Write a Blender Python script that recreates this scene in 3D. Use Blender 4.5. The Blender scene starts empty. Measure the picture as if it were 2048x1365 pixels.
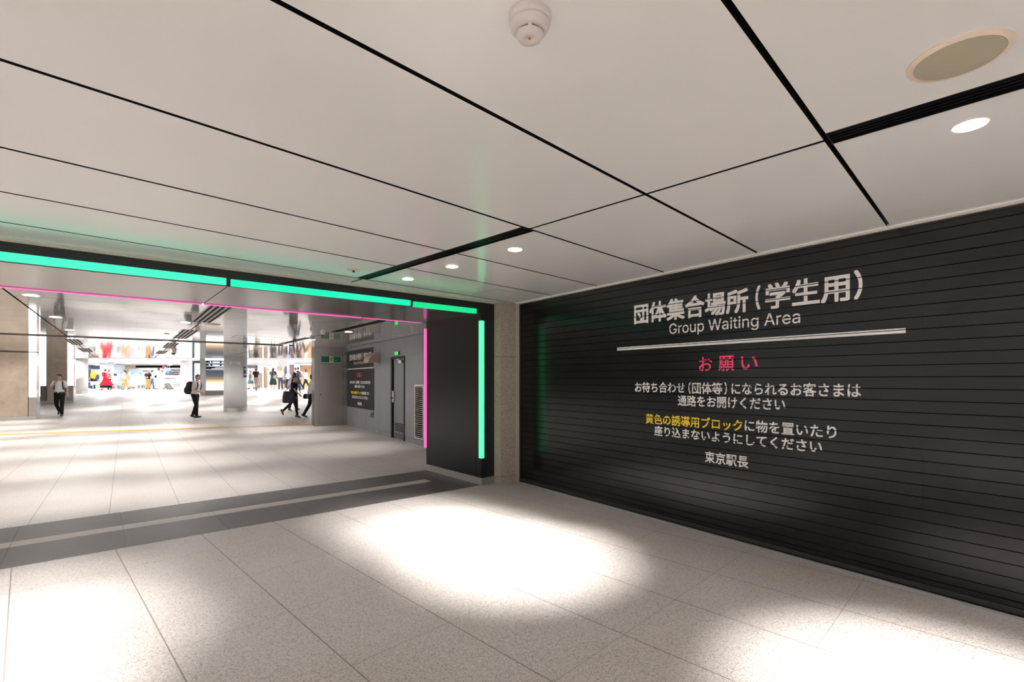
import bpy, bmesh, math, random
from mathutils import Vector, Matrix, Euler
R = math.radians
random.seed(7)
scene = bpy.context.scene
COL = scene.collection

# ------------------------------------------------------------------ camera
cam_d = bpy.data.cameras.new('camera')
cam_d.sensor_width = 36.0
cam_d.lens = 36.0 * 975.0 / 2048.0
cam_d.shift_y = 77.5 / 2048.0
cam_d.clip_start = 0.05
cam_d.clip_end = 300
cam = bpy.data.objects.new('camera', cam_d)
COL.objects.link(cam)
cam.location = (0, 0, 1.5)
cam.rotation_euler = (R(90), 0, 0)
scene.camera = cam

# ------------------------------------------------------------------ world, exposure
world = bpy.data.worlds.new('world')
scene.world = world
world.use_nodes = True
world.node_tree.nodes['Background'].inputs[0].default_value = (1.0, 0.97, 0.95, 1)
world.node_tree.nodes['Background'].inputs[1].default_value = 0.6
scene.view_settings.view_transform = 'Standard'
scene.view_settings.look = 'None'
scene.view_settings.gamma = 1.0
scene.view_settings.use_curve_mapping = False
scene.view_settings.exposure = 0.97
try:
    scene.cycles.max_bounces = 8
    scene.cycles.diffuse_bounces = 4
    scene.cycles.sample_clamp_indirect = 5.0
    scene.cycles.caustics_reflective = False
    scene.cycles.caustics_refractive = False
    scene.cycles.use_denoising = True
except Exception:
    pass

NEAR_SPOT = 800.0      # watts of the near downlights
FAR_SPOT = 185.0       # watts of the concourse downlights and the added fill spots
CEIL_N, CEIL_F, CEIL_S = 2.62, 2.55, 2.87   # near hall, concourse, shop level ceilings
SHOP_Z = 0.70
def ramp(Y): return min(max((Y - 22.0) / 12.0 * SHOP_Z, 0.0), SHOP_Z)
def ceil_at(Y): return CEIL_F if Y < 23.4 else min(CEIL_F + (Y - 23.4) / 7.6 * 0.32, CEIL_S)

# ------------------------------------------------------------------ helpers
def c255(r, g, b):
    f = lambda v: (v / 255 / 12.92) if v / 255 <= 0.04045 else ((v / 255 + 0.055) / 1.055) ** 2.4
    return (f(r), f(g), f(b), 1)

MATS = {}
def mat(name, col, rough=0.5, metal=0.0, spec=0.5, emit=None, estr=0.0, coat=0.0, alpha=1.0, trans=0.0):
    if name in MATS: return MATS[name]
    m = bpy.data.materials.new(name); m.use_nodes = True
    b = m.node_tree.nodes['Principled BSDF']
    if len(col) == 3: col = (*col, 1)
    b.inputs['Base Color'].default_value = col
    b.inputs['Roughness'].default_value = rough
    b.inputs['Metallic'].default_value = metal
    b.inputs['Specular IOR Level'].default_value = spec
    b.inputs['Coat Weight'].default_value = coat
    b.inputs['Alpha'].default_value = alpha
    b.inputs['Transmission Weight'].default_value = trans
    if emit:
        b.inputs['Emission Color'].default_value = (*emit[:3], 1)
        b.inputs['Emission Strength'].default_value = estr
    MATS[name] = m
    return m

class NT:
    def __init__(self, m):
        self.t = m.node_tree; self.n = self.t.nodes; self.l = self.t.links
        self.b = self.n['Principled BSDF']
    def new(self, ty, **kw):
        nd = self.n.new(ty)
        for k, v in kw.items(): setattr(nd, k, v)
        return nd
    def math(self, op, a, b=None):
        nd = self.new('ShaderNodeMath', operation=op)
        for i, v in enumerate((a, b)):
            if v is None: continue
            if isinstance(v, (int, float)): nd.inputs[i].default_value = v
            else: self.l.new(v, nd.inputs[i])
        return nd.outputs[0]
    def mix(self, fac, a, b):
        nd = self.new('ShaderNodeMix', data_type='RGBA')
        for i, v in ((0, fac), (6, a), (7, b)):
            if isinstance(v, (int, float)): nd.inputs[i].default_value = v
            elif isinstance(v, tuple): nd.inputs[i].default_value = v if len(v) == 4 else (*v, 1)
            else: self.l.new(v, nd.inputs[i])
        return nd.outputs[2]
    def ramp(self, fac, stops):
        nd = self.new('ShaderNodeValToRGB')
        while len(nd.color_ramp.elements) < len(stops): nd.color_ramp.elements.new(0.5)
        for e, (p, c) in zip(nd.color_ramp.elements, stops):
            e.position = p; e.color = c if len(c) == 4 else (*c, 1)
        self.l.new(fac, nd.inputs[0]); return nd.outputs[0]
    def pos(self):
        return self.new('ShaderNodeTexCoord').outputs['Object']
    def noise(self, vec, scale, detail=2.0, rough=0.5):
        nd = self.new('ShaderNodeTexNoise')
        nd.inputs['Scale'].default_value = scale; nd.inputs['Detail'].default_value = detail
        nd.inputs['Roughness'].default_value = rough
        self.l.new(vec, nd.inputs['Vector']); return nd.outputs['Fac']
    def line(self, s, pitch, off, width):
        """1 inside a thin line repeated every pitch along s"""
        q = self.math('FRACT', self.math('DIVIDE', self.math('SUBTRACT', s, off - pitch / 2), pitch))
        d = self.math('ABSOLUTE', self.math('SUBTRACT', q, 0.5))
        return self.math('LESS_THAN', d, width / 2 / pitch)
    def bump(self, h, strength, dist=0.01):
        nd = self.new('ShaderNodeBump'); nd.inputs['Strength'].default_value = strength
        nd.inputs['Distance'].default_value = dist
        self.l.new(h, nd.inputs['Height']); self.l.new(nd.outputs[0], self.b.inputs['Normal'])

def granite(name, base, dark, ang, pu, ou, wu, pv, ov, wv, joint, rough=0.45):
    m = mat(name, base, rough); t = NT(m)
    p = t.pos()
    sx = t.new('ShaderNodeSeparateXYZ'); t.l.new(p, sx.inputs[0])
    X, Y = sx.outputs[0], sx.outputs[1]
    ca, sa = math.cos(R(ang)), math.sin(R(ang))
    u = t.math('ADD', t.math('MULTIPLY', X, ca), t.math('MULTIPLY', Y, sa))
    v = t.math('ADD', t.math('MULTIPLY', X, -sa), t.math('MULTIPLY', Y, ca))
    vo = t.new('ShaderNodeTexVoronoi'); vo.inputs['Scale'].default_value = 250; t.l.new(p, vo.inputs['Vector'])
    sc = t.new('ShaderNodeSeparateColor'); t.l.new(vo.outputs['Color'], sc.inputs[0])
    n1 = sc.outputs[0]; n2 = t.noise(p, 60, 2); n3 = t.noise(p, 0.9, 3)
    lt = tuple(min(1, q * 1.22) for q in base[:3]); pk = (min(1, base[0] * 1.10), base[1] * 0.98, base[2] * 0.95)
    md = tuple((a * .55 + b * .45) for a, b in zip(base[:3], dark[:3]))
    c = t.ramp(n1, [(0.0, tuple(q * .62 for q in dark[:3])), (0.09, dark[:3]), (0.14, md), (0.30, base[:3]), (0.55, pk), (0.72, lt), (0.9, base[:3])])
    f2 = t.ramp(n2, [(0.30, (0.80, 0.78, 0.76)), (0.55, (1, 1, 1))])
    mul = t.new('ShaderNodeMix', data_type='RGBA', blend_type='MULTIPLY'); mul.inputs[0].default_value = 1
    t.l.new(c, mul.inputs[6]); t.l.new(f2, mul.inputs[7])
    f3 = t.ramp(n3, [(0.3, (0.88, 0.86, 0.83)), (0.65, (1, 1, 1))])
    mul2 = t.new('ShaderNodeMix', data_type='RGBA', blend_type='MULTIPLY'); mul2.inputs[0].default_value = 1
    t.l.new(mul.outputs[2], mul2.inputs[6]); t.l.new(f3, mul2.inputs[7])
    lu = t.line(u, pu, ou, wu); lv = t.line(v, pv, ov, wv)
    c = t.mix(t.math('MULTIPLY', lu, 0.85), mul2.outputs[2], joint)
    c = t.mix(t.math('MULTIPLY', lv, 0.55), c, joint)
    t.l.new(c, t.b.inputs['Base Color'])
    return m

def brushed(name, col, rough, metal, sc=(2, 2, 90), amt=0.5):
    m = mat(name, col, rough, metal); t = NT(m)
    mp = t.new('ShaderNodeMapping'); mp.inputs['Scale'].default_value = sc
    t.l.new(t.pos(), mp.inputs[0])
    n = t.noise(mp.outputs[0], 4, 2)
    r = t.ramp(n, [(0.0, (rough * (1 - amt),) * 3), (1.0, (rough * (1 + amt),) * 3)])
    t.l.new(r, t.b.inputs['Roughness'])
    return m

def marble(name, a, b, rough, sc=3.0):
    m = mat(name, a, rough); t = NT(m)
    n = t.noise(t.pos(), sc, 8, 0.65)
    t.l.new(t.ramp(n, [(0.35, b), (0.65, a)]), t.b.inputs['Base Color'])
    return m

def stone(name, a, b, rough, sc):
    m = mat(name, a, rough); t = NT(m)
    n = t.noise(t.pos(), sc, 3, 0.7)
    t.l.new(t.ramp(n, [(0.38, b), (0.62, a)]), t.b.inputs['Base Color'])
    t.bump(n, 0.5, 0.004)
    return m

class MB:
    def __init__(s): s.bm = bmesh.new()
    def box(s, c, d, rz=0.0, mi=0):
        r = bmesh.ops.create_cube(s.bm, size=1.0)
        M = Matrix.Translation(Vector(c)) @ Matrix.Rotation(rz, 4, 'Z') @ Matrix.Diagonal((*d, 1))
        bmesh.ops.transform(s.bm, matrix=M, verts=r['verts'])
        for v in r['verts']:
            for f in v.link_faces: f.material_index = mi
        return s
    def span(s, x0, x1, y0, y1, z0, z1, mi=0):
        return s.box(((x0 + x1) / 2, (y0 + y1) / 2, (z0 + z1) / 2), (abs(x1 - x0), abs(y1 - y0), abs(z1 - z0)), 0, mi)
    def prism(s, poly, z0, z1, mi=0):
        """poly in XY; z0, z1 numbers or functions of (x, y)"""
        g = lambda z, p: z(p[0], p[1]) if callable(z) else z
        lo = [s.bm.verts.new((p[0], p[1], g(z0, p))) for p in poly]
        hi = [s.bm.verts.new((p[0], p[1], g(z1, p))) for p in poly]
        n = len(poly)
        fs = [s.bm.faces.new(lo[::-1]), s.bm.faces.new(hi)]
        for i in range(n):
            fs.append(s.bm.faces.new((lo[i], lo[(i + 1) % n], hi[(i + 1) % n], hi[i])))
        for f in fs: f.material_index = mi
        return s
    def panel(s, poly, z0, z1):
        """ceiling panel: finished underside (slot 0), dark edges and back (slot 1)"""
        n0 = len(s.bm.faces); s.prism(poly, z0, z1, 1); s.bm.faces.ensure_lookup_table()  # dark edge colour paints the shade inside the panel gaps
        s.bm.faces[n0].material_index = 0
        return s
    def loft(s, rings, n=16, mi=0):
        """rings: list of (centre, axis_u, axis_v) vectors; flat capped"""
        rs = []
        for c, u, v in rings:
            rs.append([s.bm.verts.new(Vector(c) + Vector(u) * math.cos(2 * math.pi * k / n) + Vector(v) * math.sin(2 * math.pi * k / n)) for k in range(n)])
        fs = []
        for a, b in zip(rs, rs[1:]):
            for k in range(n): fs.append(s.bm.faces.new((a[k], a[(k + 1) % n], b[(k + 1) % n], b[k])))
        fs.append(s.bm.faces.new(rs[0][::-1])); fs.append(s.bm.faces.new(rs[-1]))
        for f in fs: f.material_index = mi
        return s
    def lathe(s, prof, c=(0, 0, 0), n=32, mi=0):
        return s.loft([((c[0], c[1], c[2] + z), (r, 0, 0), (0, r, 0)) for r, z in prof], n, mi)
    def tube(s, p0, p1, r0, r1=None, n=10, mi=0, flat=True):
        p0, p1 = Vector(p0), Vector(p1); r1 = r0 if r1 is None else r1
        d = (p1 - p0)
        if d.length < 1e-6: return s
        d.normalize(); u = d.orthogonal().normalized(); v = d.cross(u)
        rings = []
        if not flat:
            for k in (3, 2, 1):
                a = k * math.pi / 8
                rings.append((p0 - d * r0 * math.sin(a), u * r0 * math.cos(a), v * r0 * math.cos(a)))
        rings += [(p0, u * r0, v * r0), (p1, u * r1, v * r1)]
        if not flat:
            for k in (1, 2, 3):
                a = k * math.pi / 8
                rings.append((p1 + d * r1 * math.sin(a), u * r1 * math.cos(a), v * r1 * math.cos(a)))
        return s.loft(rings, n, mi)
    def ball(s, c, r, rot=None, mi=0, seg=16):
        q = bmesh.ops.create_uvsphere(s.bm, u_segments=seg, v_segments=seg // 2 + 2, radius=1.0)
        rr = (r, r, r) if isinstance(r, (int, float)) else r
        M = Matrix.Translation(Vector(c)) @ (rot.to_4x4() if rot else Matrix.Identity(4)) @ Matrix.Diagonal((*rr, 1))
        bmesh.ops.transform(s.bm, matrix=M, verts=q['verts'])
        for v in q['verts']:
            for f in v.link_faces: f.material_index = mi
        return s
    def build(s, name, m, parent=None, smooth=False, bevel=0.0, remesh=0.0, sm=6):
        bmesh.ops.recalc_face_normals(s.bm, faces=s.bm.faces[:])
        me = bpy.data.meshes.new(name); s.bm.to_mesh(me); s.bm.free()
        for x in (m if isinstance(m, (list, tuple)) else [m]): me.materials.append(x)
        if smooth or remesh:
            for p in me.polygons: p.use_smooth = True
        o = bpy.data.objects.new(name, me); COL.objects.link(o)
        if parent: o.parent = parent
        if bevel:
            b = o.modifiers.new('bevel', 'BEVEL'); b.width = bevel; b.segments = 2; b.limit_method = 'ANGLE'
        if remesh:
            r = o.modifiers.new('remesh', 'REMESH'); r.mode = 'VOXEL'; r.voxel_size = remesh; r.use_smooth_shade = True
            if sm:
                q = o.modifiers.new('smooth', 'SMOOTH'); q.factor = 0.5; q.iterations = sm
        return o

def empty(name, loc=(0, 0, 0), rz=0.0):
    o = bpy.data.objects.new(name, None); COL.objects.link(o)
    o.empty_display_size = 0.1
    o.location = loc; o.rotation_euler = (0, 0, rz); return o
def tag(o, label, cat, group=None, kind=None):
    o['label'] = label; o['category'] = cat
    if group: o['group'] = group
    if kind: o['kind'] = kind
    return o
def thing(name, label, cat, loc=(0, 0, 0), rz=0.0, group=None):
    return tag(empty(name, loc, rz), label, cat, group)
def struct(o, label=None):
    o['kind'] = 'structure'
    if label: o['label'] = label
    return o
def copy_tree(o, parent=None):
    c = o.copy(); COL.objects.link(c); c.parent = parent
    for ch in list(o.children): copy_tree(ch, c)
    return c
def clip(poly, nx, ny, d):
    """keep the part of a convex polygon where nx*x + ny*y <= d"""
    out = []
    for i in range(len(poly)):
        a, b = poly[i], poly[(i + 1) % len(poly)]
        fa, fb = nx * a[0] + ny * a[1] - d, nx * b[0] + ny * b[1] - d
        if fa <= 0: out.append(a)
        if (fa < 0 < fb) or (fb < 0 < fa):
            k = fa / (fa - fb); out.append((a[0] + (b[0] - a[0]) * k, a[1] + (b[1] - a[1]) * k))
    return out
def clip_poly(cell, poly):
    """clip a convex cell by a convex clockwise polygon"""
    for i in range(len(poly)):
        a, b = poly[i], poly[(i + 1) % len(poly)]
        nx, ny = -(b[1] - a[1]), (b[0] - a[0])
        cell = clip(cell, nx, ny, nx * a[0] + ny * a[1])
        if len(cell) < 3: return []
    return cell

def cut_rows(bm, cuts, z0, z1):
    """remove the strips of lettering that fall on the slat gaps"""
    for zc, hw in (cuts or []):
        for zz in (zc - hw, zc + hw):
            if z0 < zz < z1:
                bmesh.ops.bisect_plane(bm, geom=bm.verts[:] + bm.edges[:] + bm.faces[:], plane_co=(0, 0, zz), plane_no=(0, 0, 1))
        kill = [f for f in bm.faces if abs(f.calc_center_median().z - zc) < hw]
        if kill: bmesh.ops.delete(bm, geom=kill, context='FACES')

def text_obj(body, name, m, parent, x0, x1, z0, z1, y, weight=0.0, cuts=None, label=None):
    """flat vinyl lettering in the local XZ plane, fitted to the box x0..x1, z0..z1"""
    cu = bpy.data.curves.new(name, 'FONT'); cu.body = body; cu.resolution_u = 4
    tmp = bpy.data.objects.new('tmp', cu); COL.objects.link(tmp)
    dg = bpy.context.evaluated_depsgraph_get()
    me = bpy.data.meshes.new_from_object(tmp.evaluated_get(dg))
    bpy.data.objects.remove(tmp); bpy.data.curves.remove(cu)
    xs = [v.co.x for v in me.vertices]; ys = [v.co.y for v in me.vertices]
    ax, bx, ay, by = min(xs), max(xs), min(ys), max(ys)
    w = weight
    for v in me.vertices:
        X = x0 + w + (v.co.x - ax) / (bx - ax) * (x1 - x0 - 2 * w)
        Z = z0 + w + (v.co.y - ay) / (by - ay) * (z1 - z0 - 2 * w)
        v.co = (X, y, Z)
    if w:
        bm = bmesh.new()
        for k, (dx, dz) in enumerate(((0, 0), (w, w), (-w, w), (w, -w), (-w, -w))):
            n0 = len(bm.verts); bm.from_mesh(me); bm.verts.ensure_lookup_table()
            for v in bm.verts[n0:]: v.co += Vector((dx, -0.00004 * k, dz))
        bm.to_mesh(me); bm.free()
    if cuts:
        bm = bmesh.new(); bm.from_mesh(me); cut_rows(bm, cuts, z0, z1); bm.to_mesh(me); bm.free()
    me.materials.clear(); me.materials.append(m)
    me.name = name
    o = bpy.data.objects.new(name, me); COL.objects.link(o); o.parent = parent
    if label: o['label'] = label
    return o

# outline of the English line (x, y pairs and triangles)
EN_V = [6235,-3,6218,-8,6199,-11,6178,-13,6154,-11,6132,-6,6111,1,6092,12,6076,26,6062,42,6052,62,6046,84,6044,108,6046,129,6050,147,6058,163,6068,176,6080,187,6094,197,6109,204,6125,210,6142,215,6160,218,6178,221,6196,224,6217,227,6236,229,6251,231,6264,233,6274,235,6281,238,6286,242,6289,247,6290,255,6290,257,6289,271,6286,284,6281,295,6275,304,6266,312,6256,318,6244,323,6230,326,6214,327,6197,326,6182,323,6169,319,6157,313,6147,306,6139,298,6132,290,6126,281,6120,269,6053,289,6066,315,6079,333,6094,349,6111,362,6130,372,6150,379,6170,384,6191,387,6212,388,6226,388,6242,386,6258,383,6274,379,6291,372,6306,364,6320,353,6333,339,6344,322,6352,302,6357,278,6359,251,6359,-4,6291,-4,6291,48,6293,48,6289,41,6282,31,6273,22,6262,13,6249,4,6149,56,6161,52,6174,50,6188,49,6209,51,6228,55,6244,62,6258,72,6269,83,6278,95,6284,109,6288,123,6290,138,6290,181,6292,184,6286,181,6279,178,6270,176,6260,174,6250,172,6240,170,6229,169,6219,167,6209,166,6201,165,6194,164,6180,162,6167,159,6154,155,6142,150,6133,144,6125,137,6119,128,6115,118,6114,105,6115,93,6118,83,6123,75,6130,67,6139,61,5898,1,5876,-6,5852,-11,5826,-12,5790,-9,5758,-1,5729,13,5704,32,5683,55,5666,83,5654,115,5647,149,5644,187,5647,225,5654,260,5666,291,5682,320,5703,343,5727,363,5755,377,5786,386,5819,388,5840,387,5861,384,5881,378,5901,369,5919,358,5936,344,5951,327,5964,306,5975,283,5983,257,5988,227,5989,194,5989,165,5685,165,5685,225,5965,225,5920,195,5919,226,5915,247,5908,267,5899,284,5888,299,5874,310,5859,319,5840,324,5819,326,5798,324,5779,319,5763,310,5748,298,5736,284,5727,268,5720,250,5716,231,5714,211,5714,178,5716,151,5720,128,5728,108,5739,91,5752,76,5767,65,5785,57,5805,52,5827,50,5841,51,5854,53,5867,57,5878,61,5888,68,5897,76,5905,85,5911,95,5917,110,5985,94,5976,70,5965,53,5952,36,5936,22,5918,10,5473,-4,5404,-4,5404,383,5471,383,5471,325,5468,325,5476,341,5489,357,5505,371,5524,381,5545,387,5568,389,5573,389,5579,389,5584,388,5590,388,5595,388,5602,388,5602,317,5595,319,5591,320,5585,320,5577,321,5570,322,5562,322,5545,321,5530,317,5516,311,5504,303,5493,293,5484,281,5478,268,5474,253,5473,237,4963,-4,4886,-4,5074,513,5154,513,5344,-4,5268,-4,5159,301,5152,321,5144,345,5136,371,5126,401,5116,437,5102,482,5126,482,5112,436,5102,400,5092,370,5084,343,5076,321,5070,301,5241,195,4989,195,4989,146,5241,146,4555,-140,4528,-148,4500,-153,4469,-155,4442,-153,4417,-150,4395,-143,4375,-135,4357,-125,4342,-113,4329,-100,4318,-86,4308,-68,4365,-35,4373,-46,4379,-55,4387,-63,4396,-71,4406,-78,4418,-85,4433,-89,4450,-92,4469,-93,4498,-91,4522,-84,4542,-72,4558,-55,4567,-33,4570,-6,4570,64,4571,64,4567,58,4560,49,4552,39,4542,29,4531,20,4517,12,4500,6,4480,2,4457,1,4427,3,4399,11,4373,23,4350,40,4330,62,4314,88,4302,119,4295,153,4293,191,4295,229,4302,264,4314,295,4330,322,4349,345,4373,364,4399,378,4428,386,4458,388,4481,387,4501,383,4518,376,4532,368,4544,359,4554,348,4562,338,4568,329,4572,323,4572,323,4572,383,4639,383,4639,-9,4637,-41,4629,-68,4616,-92,4599,-112,4579,-128,4410,79,4427,70,4446,65,4467,63,4489,65,4508,70,4524,78,4538,90,4550,105,4559,123,4566,143,4570,167,4571,193,4570,218,4566,241,4559,262,4550,281,4538,296,4524,309,4508,318,4489,324,4467,326,4446,324,4427,318,4410,308,4396,295,4384,279,4375,261,4368,240,4364,217,4363,193,4364,167,4368,145,4375,124,4384,106,4396,91,3983,281,3976,265,3972,247,3971,227,3971,-4,3901,-4,3901,383,3968,383,3969,283,3949,283,3965,321,3982,346,4003,365,4026,378,4052,386,4080,388,4105,387,4129,381,4150,372,4168,359,4184,343,4197,323,4206,299,4212,271,4214,240,4214,-4,4145,-4,4145,235,4142,262,4135,284,4123,302,4107,315,4087,322,4063,325,4046,324,4030,320,4016,314,4003,305,3992,294,3803,452,3793,445,3782,440,3770,439,3758,440,3747,445,3737,452,3730,461,3725,471,3724,483,3725,495,3730,506,3737,515,3747,522,3758,526,3770,528,3782,526,3793,522,3803,515,3810,506,3815,495,3817,483,3815,471,3810,461,3804,-4,3735,-4,3735,383,3804,383,3461,383,3667,383,3667,323,3461,323,3520,93,3520,475,3589,475,3589,98,3590,83,3593,72,3598,64,3605,59,3615,55,3629,54,3633,54,3638,54,3644,55,3649,56,3655,57,3664,58,3677,-1,3666,-4,3659,-6,3651,-7,3643,-7,3635,-8,3627,-8,3596,-5,3570,4,3548,18,3532,39,3523,63,3409,452,3399,445,3388,440,3376,439,3364,440,3353,445,3343,452,3336,461,3331,471,3330,483,3331,495,3336,506,3343,515,3353,522,3364,526,3376,528,3388,526,3399,522,3409,515,3416,506,3421,495,3423,483,3421,471,3416,461,3410,-4,3341,-4,3341,383,3410,383,3120,-3,3103,-8,3084,-11,3063,-13,3039,-11,3017,-6,2996,1,2977,12,2961,26,2947,42,2937,62,2931,84,2929,108,2931,129,2935,147,2943,163,2953,176,2965,187,2979,197,2994,204,3010,210,3027,215,3045,218,3063,221,3081,224,3102,227,3121,229,3136,231,3149,233,3159,235,3166,238,3171,242,3174,247,3175,255,3175,257,3174,271,3171,284,3166,295,3160,304,3151,312,3141,318,3129,323,3115,326,3099,327,3082,326,3067,323,3054,319,3042,313,3032,306,3024,298,3017,290,3011,281,3005,269,2938,289,2951,315,2964,333,2979,349,2996,362,3015,372,3035,379,3055,384,3076,387,3097,388,3111,388,3127,386,3143,383,3159,379,3175,372,3191,364,3205,353,3218,339,3229,322,3237,302,3242,278,3244,251,3244,-4,3176,-4,3176,48,3178,48,3174,41,3167,31,3158,22,3147,13,3134,4,3034,56,3046,52,3059,50,3073,49,3094,51,3113,55,3129,62,3143,72,3154,83,3163,95,3169,109,3173,123,3175,138,3175,181,3177,184,3171,181,3164,178,3155,176,3145,174,3135,172,3124,170,3114,169,3104,167,3094,166,3086,165,3079,164,3065,162,3052,159,3039,155,3027,150,3017,144,3010,137,3004,128,3000,118,2999,105,3000,93,3003,83,3008,75,3015,67,3024,61,2450,-4,2369,-4,2228,513,2302,513,2384,197,2388,180,2392,163,2396,146,2400,129,2404,112,2407,94,2411,77,2414,59,2419,36,2401,36,2405,59,2409,77,2413,94,2416,112,2420,129,2424,146,2428,163,2433,180,2437,197,2520,513,2600,513,2682,197,2687,180,2691,163,2695,146,2699,129,2703,112,2707,94,2711,77,2714,59,2719,36,2700,36,2705,59,2708,77,2712,94,2715,112,2719,129,2723,146,2727,163,2732,180,2736,197,2817,513,2892,513,2750,-4,2669,-4,2581,322,2575,344,2570,367,2564,391,2559,416,2554,444,2548,479,2571,479,2565,446,2560,419,2556,394,2551,370,2545,346,2539,322,1722,-147,1653,-147,1653,383,1721,383,1721,323,1721,323,1725,329,1731,338,1739,348,1748,358,1760,368,1774,376,1791,383,1811,387,1834,388,1865,386,1894,378,1920,364,1943,345,1962,322,1978,294,1990,263,1997,227,1999,189,1997,150,1990,115,1978,83,1963,55,1943,32,1920,13,1894,-1,1865,-9,1834,-12,1812,-11,1792,-7,1775,0,1761,9,1749,18,1740,29,1732,39,1725,48,1721,55,1722,55,1769,68,1785,59,1804,53,1825,51,1846,53,1865,59,1882,69,1896,82,1907,99,1917,118,1923,140,1927,164,1929,189,1927,215,1923,238,1917,260,1908,279,1896,295,1882,308,1865,318,1846,324,1825,326,1803,324,1785,318,1768,309,1754,296,1743,280,1733,261,1727,240,1723,216,1721,189,1723,163,1727,139,1734,117,1743,97,1755,81,1454,14,1430,1,1405,-7,1377,-9,1352,-7,1329,-2,1308,7,1289,20,1273,37,1260,57,1251,81,1245,108,1243,139,1243,383,1312,383,1312,144,1315,118,1322,95,1334,78,1351,65,1371,57,1395,54,1412,55,1427,59,1442,65,1455,74,1465,85,1474,99,1481,114,1485,132,1487,153,1487,383,1556,383,1556,-4,1489,-4,1489,96,1508,96,1492,58,1475,32,1080,13,1052,-1,1021,-9,987,-12,953,-9,922,-1,894,13,869,32,849,55,832,83,819,115,812,150,810,187,812,226,819,261,832,293,849,321,869,344,894,363,922,377,953,386,987,388,1021,386,1052,377,1080,363,1105,344,1126,321,1142,293,1155,261,1162,226,1164,187,1162,150,1155,115,1142,83,1126,55,1105,32,927,69,944,59,964,53,987,50,1010,53,1030,59,1047,69,1062,83,1074,99,1083,119,1089,140,1093,163,1095,187,1093,212,1089,235,1083,257,1074,276,1062,293,1047,307,1030,317,1010,324,987,326,964,324,944,317,927,307,913,293,901,276,892,257,885,235,881,212,880,187,881,163,885,140,892,119,901,99,913,83,638,-4,569,-4,569,383,636,383,636,325,633,325,641,341,654,357,671,371,690,381,711,387,733,389,738,389,744,389,750,388,755,388,760,388,768,388,768,317,760,319,756,320,750,320,743,321,735,322,727,322,711,321,695,317,681,311,669,303,658,293,650,281,643,268,639,253,638,237,378,15,345,1,308,-8,269,-11,225,-7,184,4,147,22,115,46,88,77,66,114,49,156,40,203,36,254,40,306,49,353,66,395,88,432,115,462,147,487,183,505,222,516,265,520,292,518,317,514,342,507,365,498,386,486,406,472,423,456,439,438,453,418,464,397,472,374,479,345,405,345,398,363,392,378,384,391,375,403,365,414,354,424,341,432,328,439,314,445,299,449,283,451,265,452,237,449,210,442,185,429,163,412,144,389,129,362,117,331,110,295,107,254,110,214,117,178,129,146,145,120,164,97,186,80,212,67,239,59,269,57,296,59,320,65,343,75,362,88,379,105,393,125,403,148,409,174,411,207,480,195,279,195,279,260,482,260,482,200,479,159,470,122,454,89,434,60,408,35]
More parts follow.
